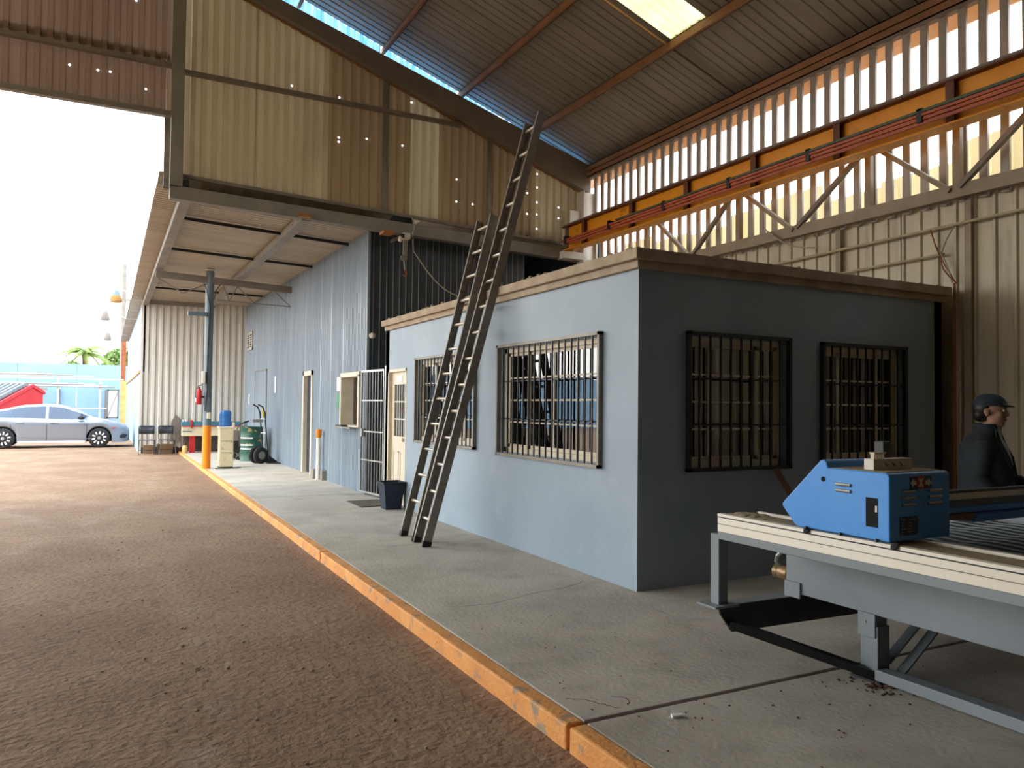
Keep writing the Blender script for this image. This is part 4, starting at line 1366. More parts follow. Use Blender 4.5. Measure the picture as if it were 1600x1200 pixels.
# wheeled tool bag
tb = empty('tool_trolley', (3.0, 21.6, 0), label='dark grey wheeled tool case behind the dispenser', cat='tool case')
MB().box(2.82, 3.12, 21.45, 21.8, 0.1, 0.78).build('case', 'steel', tb, bevel=0.03)
MB().box(2.85, 3.09, 21.44, 21.45, 0.2, 0.5).build('front_pocket', 'rubber', tb, bevel=0.004)
for y in (21.38, 21.83):
    w = MB().lathe([(0.03, -0.02), (0.125, -0.025), (0.13, 0), (0.125, 0.025), (0.03, 0.02)], (3.10, y, 0.13), (0, 1, 0), 18).build('wheel', 'rubber', tb, smooth=True)
    for k in range(5):
        a = k * 1.2566
        MB().bar((3.10, y - 0.03, 0.13), (3.10 + 0.09 * math.cos(a), y - 0.03, 0.13 + 0.09 * math.sin(a)), 0.02, 0.012, (0, 1, 0)).build('spoke', 'alu', w)
MB().tube([(3.05, 21.5, 0.75), (3.12, 21.5, 0.92), (3.3, 21.5, 1.0)], 0.014, 8).build('pull_handle', 'black', tb)
MB().tube([(3.22, 21.5, 0.965), (3.36, 21.5, 1.02)], 0.024, 8).build('grip', 'rubber', tb)

# ------------------------------------------------------------------ folding chairs
ch = empty('folding_chair', (1.06, 24.95, dirt_z(25)), label='grey folding metal chair by the far wall, left of the two', cat='chair', group='folding chairs by the far wall')
wch, hs = 0.44, 0.43
for sx in (-1, 1):
    x = sx * wch / 2
    MB().tube([(x, -0.22, 0.0), (x, 0.05, hs + 0.08), (x * 0.98, 0.17, 0.80), (x * 0.8, 0.175, 0.835)], 0.012, 8).build('front_leg', 'chair_grey', ch, local=True, smooth=True)
    MB().tube([(x * 0.94, 0.28, 0.0), (x * 0.94, 0.0, hs)], 0.012, 8).build('rear_leg', 'chair_grey', ch, local=True, smooth=True)
mb = MB()
mb.tube([(-wch * 0.4, 0.175, 0.835), (wch * 0.4, 0.175, 0.835)], 0.012, 8)
mb.build('top_tube', 'chair_grey', ch, local=True, smooth=True)
mb = MB()
n = 8
for k in range(n):
    u0, u1 = -0.205 + 0.41 * k / n, -0.205 + 0.41 * (k + 1) / n
    c = lambda u: 0.165 + 0.03 * (1 - (u / 0.205) ** 2)
    mb.quad((u0, c(u0), 0.60), (u1, c(u1), 0.60), (u1, c(u1), 0.82), (u0, c(u0), 0.82))
mb.build('backrest', 'chair_grey', ch, local=True, smooth=True, solid=0.006)
MB().box(-0.20, 0.20, -0.21, 0.17, hs - 0.008, hs + 0.012).build('seat', 'chair_grey', ch, local=True, bevel=0.008)
MB().tube([(-0.2, 0.22, 0.12), (0.2, 0.22, 0.12)], 0.009, 6).build('stretcher', 'chair_grey', ch, local=True)
copy_tree(ch, (1.60, 25.05, dirt_z(25)), 0.1, 'grey folding metal chair by the far wall, right of the two')
MB().box(1.35, 1.8, 25.38, 25.52, dirt_z(25), dirt_z(25) + 0.28).build('cardboard_box', 'gab_brown', label='low brown box behind the right folding chair', cat='box')
MB().box(0.98, 1.28, 25.38, 25.52, dirt_z(25), dirt_z(25) + 0.26).build('cardboard_box', 'gab_brown', label='low brown box behind the left folding chair', cat='box')
mb = MB()
mb.prism([(1.72, 0.3), (1.98, 0.28), (1.98, 1.0), (1.86, 1.12), (1.74, 0.9)], 'y', 25.5, 25.54)
mb.build('dark_sheet_offcut', 'steel', label='dark sheet offcut leaning against the grey wall', cat='offcut')

# ------------------------------------------------------------------ floodlight, pulley and cable at the portal beam
fl = empty('floodlight', (4.29, 12.1, 4.28), label='small white floodlight clamped under the portal beam', cat='floodlight')
MB().box(4.25, 4.37, 12.02, 12.14, 4.22, 4.32).build('housing', 'white', fl, bevel=0.006)
MB().box(4.20, 4.26, 12.00, 12.12, 4.23, 4.29).build('lens_hood', 'black', fl)
MB().lathe([(0.028, 0), (0.04, 0.03), (0.036, 0.07), (0.015, 0.09)], (4.20, 12.03, 4.24), (-0.2, -0.3, -0.9), 12).build('bulb', 'cream', fl, smooth=True)
for k in range(3):
    MB().tube([(4.22, 12.05, 4.27 - 0.02 * k), (4.02, 12.0, 4.16 - 0.02 * k)], 0.006, 5).build('cage_wire', 'alu_dk', fl)
pu = empty('chain_pulley', (4.36, 12.3, 3.66), label='hanging pulley with a rusty hook below the portal beam', cat='pulley')
MB().box(4.33, 4.40, 12.24, 12.28, 3.98, 4.33).build('strap', 'steel_grey', pu)
MB().lathe([(0.03, -0.015), (0.055, -0.02), (0.055, 0.02), (0.03, 0.015)], (4.35, 12.27, 3.95), (0, 1, 0), 18).build('sheave', 'alu_dk', pu, smooth=True)
MB().tube([(4.35, 12.27, 3.90), (4.36, 12.27, 3.80), (4.37, 12.27, 3.74)], 0.012, 6).build('hook_shank', 'alu', pu)
MB().tube([(4.37, 12.27, 3.76), (4.40, 12.27, 3.70), (4.385, 12.27, 3.64), (4.34, 12.27, 3.66)], 0.018, 8).build('hook', 'rust', pu)
pts = [(4.44, 12.1, 4.25)] + [(4.44 + 0.85 * t, 12.3 - 0.1 * t, 4.2 - 0.82 * t - 0.25 * math.sin(math.pi * t) * (0.4 + 0.3 * t)) for t in [i / 10 for i in range(1, 11)]] + [(5.4, 11.6, 2.82)]
MB().tube(pts, 0.012, 6).build('hanging_cable', 'wire', label='pale cable drooping from the portal beam to the office roof', cat='cable')
MB().tube([(4.42, 12.1, 4.27), (4.45, 12.05, 4.45), (4.46, 12.2, 4.62)], 0.01, 6).build('hanging_cable', 'wire', label='short pale cable over the portal beam above the floodlight', cat='cable')


# ------------------------------------------------------------------ CNC cutting table
tbl = empty('cutting_table', (4.2, 1.5, 0), label='grey steel cutting table with pale guide rail along its side', cat='machine table')
YN, YF = -1.2, 3.49
MB().box(3.20, 3.29, YN, YF, 0.730, 0.774).build('outer_beam', 'cnc_grey', tbl, bevel=0.004)
rail = MB()
prof = [(3.20, 0.776), (3.20, 0.818), (3.204, 0.819), (3.204, 0.822), (3.20, 0.823), (3.20, 0.857), (3.206, 0.858), (3.206, 0.863), (3.198, 0.864), (3.198, 0.880), (3.228, 0.882), (3.234, 0.872), (3.42, 0.872), (3.42, 0.776)]
rail.prism(prof, 'y', YN, YF)
rl = rail.build('guide_rail', 'rail', tbl)
MB().box(3.1985, 3.2065, YN, YF - 0.002, 0.8575, 0.8635).build('rail_groove_shade', 'black', rl)  # dark strips paint in the shade of the rail grooves
MB().box(3.1992, 3.205, YN, YF - 0.002, 0.8192, 0.8216).build('rail_groove_shade', 'alu_dk', rl)
MB().box(3.236, 3.415, YN, YF - 0.005, 0.872, 0.877).build('dust_layer', 'dust', rl)
dl = MB()
rnd = random.Random(9)
for i in range(26):
    y = YF - 0.05 - i * 0.022
    h = 0.012 * math.exp(-((y - 3.33) / 0.16) ** 2) + 0.003
    dl.ball((3.33 + rnd.uniform(-0.04, 0.05), y, 0.876), 0.05, 0.04, h, 8, 5)
dl.build('dust_heap', 'dust', rl, kind='stuff')
MB().box(3.455, 3.485, YN, YF - 0.06, 0.80, 0.884).build('inner_rail', 'rail', tbl)
MB().box(3.29, 3.52, YN, YF, 0.733, 0.77).build('deck_plate', 'black', tbl)
MB().box(3.80, 5.2, YN, 3.53, 0.36, 0.733).build('tank', 'cnc_grey', tbl, bevel=0.004)
MB().box(3.50, 3.52, YN, YF, 0.66, 0.83).build('bed_side', 'black', tbl)
MB().box(5.18, 5.3, YN, YF, 0.70, 0.86).build('far_rail', 'cnc_grey', tbl)
MB().box(3.52, 5.18, 3.42, YF, 0.68, 0.80).build('end_rail', 'cnc_grey', tbl)
MB().box(3.52, 5.18, YN, YF, 0.66, 0.69).build('bed_floor', 'black', tbl)
s0 = None
for k in range(15):
    x = 3.57 + 0.108 * k
    if s0 is None:
        mb = MB()
        n = 46
        for i in range(n):
            ya, yb = YN + (3.4 - YN) * i / n, YN + (3.4 - YN) * (i + 1) / n
            za, zb2 = 0.795 + 0.004 * math.sin(i * 2.1), 0.795 + 0.004 * math.sin((i + 1) * 2.1)
            mb.quad((x, ya, 0.69), (x, yb, 0.69), (x, yb, zb2), (x, ya, za))
            mb.quad((x + 0.008, ya, 0.69), (x + 0.008, yb, 0.69), (x + 0.008, yb, zb2), (x + 0.008, ya, za))
            mb.quad((x, ya, za), (x, yb, zb2), (x + 0.008, yb, zb2), (x + 0.008, ya, za))
        s0 = mb.build('slat', 'slat_side', tbl)
        cap = MB()
        for i in range(n):
            ya, yb = YN + (3.4 - YN) * i / n, YN + (3.4 - YN) * (i + 1) / n
            za, zb2 = 0.795 + 0.004 * math.sin(i * 2.1), 0.795 + 0.004 * math.sin((i + 1) * 2.1)
            cap.bar((x + 0.004, ya, za + 0.002), (x + 0.004, yb, zb2 + 0.002), 0.009, 0.006)
        c0 = cap.build('slat_edge', 'slat', s0)
    else:
        sk_ = share(s0, 'slat', tbl, (0.108 * k, 0, 0))
        share(c0, 'slat_edge', sk_)
MB().box(3.20, 3.272, 3.48, 3.55, 0.345, 0.757).build('outrigger_leg', 'cnc_grey', tbl, bevel=0.004)
MB().box(3.14, 3.32, 3.44, 3.60, 0.335, 0.347).build('foot_plate', 'cnc_grey', tbl)
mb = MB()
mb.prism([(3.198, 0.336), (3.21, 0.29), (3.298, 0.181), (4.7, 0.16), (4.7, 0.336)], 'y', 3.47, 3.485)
mb.build('cross_plate', 'black', tbl)  # black stands in for the unlit side of the grey frame
MB().box(3.198, 4.7, 3.485, 3.58, 0.325, 0.336).build('cross_flange', 'cnc_grey', tbl)
MB().box(3.785, 3.80, 3.41, 3.53, 0.336, 0.43).build('lug', 'cnc_grey', tbl)
MB().bar((3.80, 2.92, 0.035), (3.27, 3.46, 0.235), 0.07, 0.045).build('diagonal_brace', 'black', tbl)  # shade on the brace's unlit face put into its black colour
MB().box(3.795, 3.895, 2.875, 2.985, 0.0, 0.30).build('pedestal', 'cnc_grey', tbl, bevel=0.003)
MB().box(3.785, 3.885, 2.885, 2.995, 0.235, 0.365).build('pedestal_sleeve', 'cnc_grey', tbl, bevel=0.003)
MB().lathe([(0.005, 0), (0.005, 0.006)], (3.785, 2.945, 0.315), (-1, 0, 0), 10).build('bolt_head', 'alu', tbl)
MB().box(3.775, 3.865, YN, 2.88, 0.012, 0.072).build('skid', 'cnc_grey', tbl, bevel=0.004)
MB().box(3.76, 3.93, 2.84, 3.02, 0.0, 0.012).build('base_plate', 'black', tbl)
MB().bar((3.90, 2.90, 0.09), (4.40, 2.90, 0.42), 0.055, 0.012).build('strut', 'cnc_grey', tbl)
MB().bar((3.91, 2.82, 0.05), (4.44, 2.82, 0.40), 0.055, 0.012).build('strut', 'cnc_grey', tbl)
MB().box(3.80, 3.9, YN, -1.0, 0.0, 0.36).build('pedestal', 'cnc_grey', tbl)
MB().box(5.0, 5.1, 2.87, 2.98, 0.0, 0.36).build('pedestal', 'cnc_grey', tbl)
vl = MB().lathe([(0.03, 0), (0.03, 0.02), (0.042, 0.025), (0.046, 0.05), (0.046, 0.08), (0.04, 0.1), (0.045, 0.11), (0.045, 0.135), (0.03, 0.14)], (3.86, 3.53, 0.455), (0, 1, 0), 14).build('drain_valve', 'brass', tbl, smooth=True)
MB().tube([(3.85, 3.63, 0.49), (3.83, 3.64, 0.52), (3.82, 3.62, 0.56), (3.81, 3.57, 0.60)], 0.012, 6).build('lever', 'alu', vl)

# ------------------------------------------------------------------ gantry carriage riding on the rail
ga = empty('gantry_carriage', (3.42, 2.65, 0.884), label='bright blue gantry carriage housing riding on the pale rail', cat='machine carriage')
poly = [(2.361, 0.889), (2.361, 1.188), (2.368, 1.201), (2.382, 1.206), (2.705, 1.206), (2.712, 1.232), (2.722, 1.244), (2.742, 1.245), (2.752, 1.240), (2.996, 1.003), (3.0, 0.992), (2.996, 0.981), (2.925, 0.905), (2.90, 0.889)]
MB().prism(poly, 'x', 3.20, 3.645).build('housing', 'cnc_blue', ga, bevel=0.006)
MB().box(3.215, 3.63, 2.39, 2.70, 1.2065, 1.209).build('dusty_lid', 'dust', ga)
MB().lathe([(0.013, 0), (0.013, 0.002)], (3.2, 2.732, 1.148), (-1, 0, 0), 16).build('round_hole_shade', 'void', ga)  # flat black disc, the dark of the hole is in its colour
for z in (1.131, 1.101):
    MB().tube([(3.199, 2.655, z), (3.199, 2.57, z)], 0.009, 8).build('louvre', 'alu', ga, smooth=True)
MB().box(3.1985, 3.2, 2.421, 2.486, 0.948, 1.085).build('access_opening_shade', 'void', ga)  # flat black plate, the dark of the opening is in its colour
MB().box(3.1975, 3.1995, 2.425, 2.435, 1.02, 1.05).build('wire_end', 'alu', ga)
for y in (2.83, 2.62, 2.42):
    MB().lathe([(0.009, 0), (0.009, 0.012), (0.006, 0.018)], (3.196, y, 0.889), (-1, 0, 0.2), 6).build('bolt', 'black', ga)
for y in (2.83, 2.33):
    MB().lathe([(0.012, 0), (0.022, 0.003), (0.018, 0.009), (0.006, 0.012)], (3.197, y, 0.876), (-0.75, 0, 0.65), 10).build('roller_wiper', 'rubber', ga, smooth=True)
for x0, x1 in ((3.284, 3.375), (3.48, 3.575)):
    for z in (1.117, 1.087, 1.057):
        MB().tube([(x0, 2.358, z), (x1, 2.358, z)], 0.0075, 8).build('louvre', 'alu', ga, smooth=True)
MB().box(3.27, 3.40, 2.3585, 2.36, 0.915, 1.002).build('nameplate', 'plate', ga)
npl = MB()
for k in range(5):
    z = 0.985 - 0.014 * k
    npl.box(3.282, 3.282 + (0.03, 0.016, 0.02, 0.034, 0.012)[k], 2.3578, 2.3586, z, z + 0.005)
    npl.box(3.33, 3.33 + (0.055, 0.03, 0.028, 0.02, 0.03)[k], 2.3578, 2.3586, z, z + 0.005)
npl.build('nameplate_print', 'cnc_grey', ga, kind='stuff')
for x in (3.276, 3.394):
    for z in (0.921, 0.996):
        MB().lathe([(0.004, 0), (0.004, 0.002)], (x, 2.3585, z), (0, -1, 0), 8).build('nameplate_rivet', 'alu', ga)
sgx0, sgx1, sgz0, sgz1 = 3.343, 3.50, 1.128, 1.186
sg = MB().box(sgx0, sgx1, 2.3585, 2.36, sgz0, sgz1).build('direction_sign', 'label_black', ga)
MB().lathe([(0.034, 0), (0.034, 0.0008)], ((sgx0 + sgx1) / 2, 2.3585, 1.157), (0, -1, 0), 24).build('red_disc', 'label_red', sg)
xm = MB()
cx_, cz_ = (sgx0 + sgx1) / 2, 1.157
for s in (-1, 1):
    xm.bar((cx_ - 0.013 * s, 2.3572, cz_ - 0.02), (cx_ + 0.013 * s, 2.3572, cz_ + 0.02), 0.009, 0.001, (0, 1, 0))
xm.build('letter_x', 'label_white', sg)
for s in (-1, 1):
    c = cx_ + s * 0.053
    a = MB()
    pts_ = [(c + s * 0.024, cz_), (c + s * 0.002, cz_ + 0.021), (c + s * 0.002, cz_ + 0.01), (c - s * 0.018, cz_ + 0.01), (c - s * 0.018, cz_ - 0.01), (c + s * 0.002, cz_ - 0.01), (c + s * 0.002, cz_ - 0.021)]
    a.prism(pts_, 'y', 2.3572, 2.3586)
    a.build('arrow', 'label_white', sg)
# white block with comb on the lid
wbk = empty('clamp_block', (3.40, 2.53, 1.209), label='white metal block with slotted comb on the blue carriage', cat='block')
MB().box(3.262, 3.545, 2.49, 2.545, 1.209, 1.262).build('block_body', 'white', wbk, bevel=0.002)
for k in range(3):
    x = 3.35 + 0.055 * k
    MB().bar((x - 0.008, 2.4895, 1.243), (x + 0.01, 2.4895, 1.226), 0.004, 0.003, (0, 1, 0)).build('engraved_slot', 'black', wbk)
MB().box(3.288, 3.37, 2.505, 2.535, 1.285, 1.293).build('comb_bar', 'cream', wbk)
for k in range(5):
    x = 3.291 + 0.0172 * k
    MB().box(x, x + 0.006, 2.51, 2.53, 1.262, 1.286).build('comb_tooth', 'cream', wbk)
MB().box(3.46, 3.52, 2.585, 2.64, 1.209, 1.34).build('cable_gland_box', 'black', label='small black box standing behind the white block', cat='box', bevel=0.004)

gb = empty('gantry_beam', (4.4, 2.7, 0.9), label='gantry beam with pale rails and blue covers behind the carriage', cat='machine beam')
MB().box(3.645, 5.28, 2.66, 2.70, 1.045, 1.058).build('top_cover', 'black', gb)
MB().box(3.645, 5.28, 2.665, 2.71, 1.005, 1.043).build('linear_rail', 'rail', gb, bevel=0.004)
MB().box(3.645, 5.28, 2.69, 2.80, 0.90, 1.04).build('beam_body', 'cnc_grey', gb)
MB().prism([(3.9, 0.935), (5.28, 0.935), (5.28, 0.965), (3.92, 0.965)], 'y', 2.66, 2.69).build('blue_cover', 'cnc_blue', gb)
MB().prism([(4.25, 0.885), (5.28, 0.885), (5.28, 0.925), (4.29, 0.925)], 'y', 2.62, 2.69).build('blue_cover', 'cnc_blue', gb)
MB().prism([(3.75, 0.925), (4.30, 0.89), (4.30, 0.93)], 'y', 2.63, 2.69).build('cable_tray', 'dust', gb)
MB().box(5.16, 5.36, 2.50, 2.78, 0.862, 1.06).build('end_carriage', 'cnc_blue', gb, bevel=0.01)

# leaning stick by the shaded wall, paper scrap on the slab
MB().bar((5.66, 4.62, 0.02), (5.30, 5.045, 0.96), 0.045, 0.05).build('wooden_stick', 'wood_dk', label='dark wooden stick leaning on the shaded office wall', cat='stick')
MB().prism([(2.45, 2.98), (2.50, 2.965), (2.515, 2.99), (2.465, 3.01)], 'z', 0.002, 0.014).build('paper_scrap', 'paper', label='small white paper scrap on the concrete near the joint', cat='paper')


# ------------------------------------------------------------------ yard beyond the opening
pw = empty('wall_yard', (-4, 46, 0), label='light blue perimeter wall at the end of the yard', kind='structure')
for k in range(12):
    x0 = -30 + 2.6 * k
    MB().box(x0, x0 + 2.585, 46.0, 46.2, -0.1, 3.40).build('wall_panel', 'wallblue', pw)
for k in range(5):
    x = -6.4 + 2.1 * k
    MB().box(x, x + 0.07, 45.9, 46.0, 0, 2.1).build('wall_rib', 'steel', pw)

rk = empty('pipe_rack', (-2, 44.6, 0), label='long steel rack with pipes and angle stock along the blue wall', cat='rack')
for x in (-8.0, -5.9, -2.2, -0.35):
    MB().box(x, x + 0.08, 44.5, 44.6, 0, 2.65).build('rack_post', 'cream', rk)
for z, x0, x1 in ((2.58, -9, 0.75), (1.1, -3.2, 0.2)):
    MB().box(x0, x1, 44.45, 44.52, z, z + 0.06).build('rack_beam', 'greywall', rk)
for k in range(4):
    z = 2.18 + 0.055 * k
    MB().box(-3.4 - 0.5 * k, 0.35 - 0.3 * k, 44.4, 44.44, z, z + 0.045).build('angle_stock', ('steel_grey', 'greywall', 'steel', 'greywall')[k], label=['lowest grey angle bar resting on the pipe rack', 'pale angle bar second up on the pipe rack', 'dark angle bar third up on the pipe rack', 'topmost pale angle bar of the rack bundle'][k], cat='angle bar', group='bars on the pipe rack')
for k in range(3):
    z = 2.72 + 0.05 * k
    MB().tube([(-9.5 + 0.6 * k, 44.45, z), (-0.6 - 0.9 * k, 44.45, z)], 0.03, 8).build('steel_pipe', 'greywall' if k != 1 else 'steel_grey', label=['lowest pale pipe on top of the rack', 'grey pipe in the middle on top of the rack', 'highest pale pipe on top of the rack'][k], cat='pipe', group='bars on the pipe rack')
MB().box(-5.6, -2.6, 44.3, 44.42, 2.0, 2.14).build('timber_plank', 'steel_grey', label='grey plank hung under the pipe rack', cat='plank')
rnd = random.Random(17)
sp = MB()
for _ in range(46):
    x, y = rnd.uniform(-2.4, 0.55), rnd.uniform(42.5, 44)
    a = rnd.uniform(0, 6.28)
    l = rnd.uniform(0.12, 0.45)
    z = rnd.uniform(0.05, 0.75) * (1 - abs(x + 0.8) / 3)
    sp.bar((x - l * math.cos(a), y, z), (x + l * math.cos(a), y + l * 0.4 * math.sin(a), z + rnd.uniform(-0.1, 0.25)), rnd.uniform(0.05, 0.2), rnd.uniform(0.04, 0.14))
sp.build('scrap_heap', 'rubble', label='heap of mixed metal scrap below the pipe rack', cat='scrap', kind='stuff')
sgn = empty('sign_board', (0.28, 41.6, 0), label='white board on legs standing by the workshop corner', cat='board')
MB().box(0.05, 0.46, 41.55, 41.6, 0.75, 2.0).build('board', 'paper', sgn)
mb = MB()
for b in ((0.0, 0.06, 0.7, 2.05), (0.45, 0.51, 0.7, 2.05), (0.0, 0.51, 2.0, 2.06), (0.0, 0.51, 0.7, 0.76)):
    mb.box(b[0], b[1], 41.52, 41.6, b[2], b[3])
mb.build('board_frame', 'alu_dk', sgn)
MB().bar((0.05, 41.53, 0.78), (0.46, 41.53, 1.95), 0.025, 0.01, (0, 1, 0)).build('brace', 'alu_dk', sgn)
for x in (0.06, 0.42):
    MB().tube([(x, 41.6, 0), (x, 41.6, 0.75)], 0.03, 8).build('leg', 'greywall', sgn)
MB().box(0.62, 0.88, 44.4, 44.7, 0, 2.55).build('pillar', 'yellowpost', label='yellow painted pillar beside the pipe rack', cat='pillar', bevel=0.02)
MB().box(0.62, 0.84, 45.0, 45.25, 0.0, 4.65).build('brick_pier', 'rust', label='rusty brown pier rising at the end of the workshop', cat='pier')

# red skip with grey ribbed lid
sk = empty('skip_container', (-4.1, 37.0, 0), math.radians(-40), label='red waste skip with a grey ribbed sloping lid', cat='skip')
MB().prism([(0.0, 0.0), (2.6, 0.0), (2.6, 1.86), (2.0, 2.16), (0.0, 1.22)], 'x', -5.0, 0.0).build('body', 'skipred', sk, local=True, bevel=0.03)
v = Vector((0, 2.0, 0.94))
for k in range(2):
    corr((-4.95 + 2.45 * k, -0.05, 1.24), (1, 0, 0), v, v.cross(Vector((-1, 0, 0))), 2.4, 0.05, v.length, 0.28, 0.06, TRAP).build('lid', 'skipgrey', sk, local=True)
MB().prism([(-0.06, 1.20), (2.0, 2.20), (2.66, 1.88), (2.66, 1.76), (2.0, 2.06), (-0.06, 1.06)], 'x', -0.02, 0.05).build('end_rim', 'skipred', sk, local=True)
MB().lathe([(0.1, 0), (0.15, 0.06), (0.05, 0.1)], (-3.4, 0.15, 1.33), seg=10).build('lid_handle', 'white', sk, local=True)

# utility pole, palm and trees beyond the wall
up = empty('utility_pole', (0.75, 50, 0), label='grey utility pole with a crossarm beyond the workshop roof', cat='utility pole')
MB().lathe([(0.16, 0), (0.11, 9.4)], (0.75, 50, 0), seg=12).build('mast', 'steel_grey', up, smooth=True)
MB().box(0.0, 1.4, 49.9, 50.0, 7.3, 7.42).build('crossarm', 'steel_grey', up)
MB().tube([(0.7, 50, 9.2), (0.4, 50, 9.5), (0.25, 50, 9.75)], 0.03, 6).build('antenna_arm', 'greywall', up)
MB().box(-10, 9, 50, 50.02, 7.45, 7.47).build('overhead_wire', 'steel_grey', label='thin overhead wire past the utility pole', cat='wire')
MB().lathe([(0.06, 0), (0.03, 5.4)], (-4.0, 48, 0.0), seg=8).build('antenna_mast', 'greywall', label='thin grey mast rising behind the blue wall', cat='mast')


def palm(c, h, n, r, name, label):
    t = empty(name, (c[0], c[1], 0), label=label, cat='palm tree')
    MB().tube([(c[0], c[1], 0), (c[0] + 0.1, c[1], h * 0.5), (c[0], c[1], h)], 0.22, 10, r_end=0.16).build('trunk', 'wood_dk', t, smooth=True)
    rp = random.Random(4)
    for k in range(n):
        a = 2 * math.pi * k / n + rp.uniform(-0.15, 0.15)
        lift = rp.uniform(-0.2, 1.1)
        mb = MB()
        m = 9
        L = r * rp.uniform(0.8, 1.1)
        prev = None
        for i in range(m):
            tt = i / (m - 1)
            d = L * tt
            p = Vector((c[0] + math.cos(a) * d * math.cos(lift * 0.8), c[1] + math.sin(a) * d * math.cos(lift * 0.8), h + d * math.sin(lift) * 0.9 - 0.55 * L * tt * tt))
            if prev is not None:
                mb.bar(prev, p, 0.05, 0.03)
                side = Vector((-math.sin(a), math.cos(a), 0))
                for s in (-1, 1):
                    for j in range(3):
                        q = prev + (p - prev) * (j / 3)
                        lw = 0.62 * (1 - 0.6 * tt) * r / 1.9
                        tip = q + side * s * lw * 0.75 + (p - prev).normalized() * lw * 0.6 - Vector((0, 0, lw * 0.35))
                        w2 = (p - prev).normalized() * 0.035
                        mb.add([q - w2, q + w2, tip], [(0, 1, 2)])
            prev = p
        mb.build('frond', 'foliage', t)
    return t


palm((-1.2, 52, 0), 4.35, 24, 1.75, 'palm_tree', 'bushy green palm rising above the blue perimeter wall')


def tree(c, h, rr, label, seed):
    t = empty('tree', (c[0], c[1], 0), label=label, cat='tree')
    MB().tube([(c[0], c[1], 0), (c[0], c[1], h * 0.8)], 0.2, 8).build('trunk', 'wood_dk', t)
    rp = random.Random(seed)
    mb = MB()
    for _ in range(1500):
        a, b, q = rp.uniform(0, 6.28), rp.uniform(-1, 1), rp.random() ** 0.4
        p = Vector((c[0] + rr * q * math.cos(a) * math.sqrt(1 - b * b), c[1] + rr * q * math.sin(a) * math.sqrt(1 - b * b), h + rr * 0.75 * q * b))
        u = Vector((rp.uniform(-1, 1), rp.uniform(-1, 1), rp.uniform(-1, 1))).normalized() * 0.16
        w = Vector((rp.uniform(-1, 1), rp.uniform(-1, 1), rp.uniform(-1, 1))).normalized() * 0.1
        mb.add([p - u, p + w, p + u, p - w], [(0, 1, 2, 3)])
    mb.build('crown', 'tree', t, kind='stuff')
    return t


tree((0.95, 58, 0), 4.1, 1.35, 'dark leafy tree tucked behind the workshop corner', 2)
tree((-2.0, 56, 0), 3.2, 1.0, 'low leafy tree showing just left of the palm', 3)
tree((-0.1, 62, 0), 3.3, 1.1, 'low yellowish tree just right of the palm', 8)

# flood lamps on arms along the workshop eave
for k, (x, y, z, m) in enumerate(((0.17, 25.0, 4.35, 'orange'), (-0.12, 32.4, 4.5, 'steel'), (-0.03, 39.5, 4.25, 'steel'))):
    lm = empty('flood_lamp', (x, y, z), label=['blue and orange flood lamp on the nearest eave arm', 'grey box lamp on the middle eave arm', 'grey lamp on the farthest eave arm'][k], cat='lamp', group='lamps along the eave')
    MB().lathe([(0.14, 0), (0.16, 0.05), (0.13, 0.19)], (x, y, z), seg=14).build('shade', 'wood' if k == 0 else m, lm, smooth=True)
    MB().lathe([(0.12, 0.19), (0.10, 0.30), (0.05, 0.36)], (x, y, z), seg=14).build('ballast_housing', 'pole' if k == 0 else m, lm, smooth=True)
    MB().tube([(x, y, z + 0.34), (x + 0.2, y, z + 0.36), (0.75, y, 4.52)], 0.018, 6).build('arm', 'white', lm)

# ------------------------------------------------------------------ parked silver saloon car
car = empty('car', (-1.55, 30.15, dirt_z(30)), label='silver saloon car parked sideways in the yard', cat='car')
# local: x forward, y left, z up; near side is y = -0.9
WB, RW = 2.70, 0.325
FX, RX = 1.35, -1.35
NOSE, TAIL = 2.26, -2.36


def interp(tab, x):
    for (x0, y0), (x1, y1) in zip(tab, tab[1:]):
        if x0 <= x <= x1:
            t = (x - x0) / (x1 - x0)
            t = t * t * (3 - 2 * t) * 0.5 + t * 0.5
            return y0 + (y1 - y0) * t
    return tab[0][1] if x < tab[0][0] else tab[-1][1]


TOP = [(-2.36, 0.92), (-2.25, 1.04), (-1.9, 1.10), (-1.45, 1.25), (-0.8, 1.40), (-0.2, 1.435), (0.25, 1.40), (0.7, 1.24), (1.15, 1.01), (1.35, 0.965), (1.9, 0.85), (2.15, 0.74), (2.26, 0.62)]
BELT = [(-2.36, 0.86), (-1.9, 0.99), (-1.0, 0.97), (0.0, 0.94), (0.9, 0.92), (1.3, 0.90), (1.9, 0.79), (2.15, 0.68), (2.26, 0.56)]
WID = [(-2.36, 0.66), (-2.2, 0.80), (-1.7, 0.895), (-0.5, 0.90), (0.8, 0.90), (1.6, 0.885), (2.0, 0.80), (2.18, 0.66), (2.26, 0.5)]
GREEN = [(-2.36, 0.62), (-1.9, 0.68), (-1.2, 0.62), (-0.3, 0.58), (0.4, 0.60), (1.0, 0.68), (1.4, 0.74), (2.0, 0.7), (2.26, 0.45)]


def bottom(x):
    z = 0.17
    if x > 2.1:
        z = 0.17 + (x - 2.1) * 0.35
    if x < -2.1:
        z = 0.17 + (-2.1 - x) * 0.6
    for c in (FX, RX):
        d = abs(x - c)
        if d < 0.375:
            z = max(z, 0.325 + math.sqrt(0.375 ** 2 - d * d))
    return z


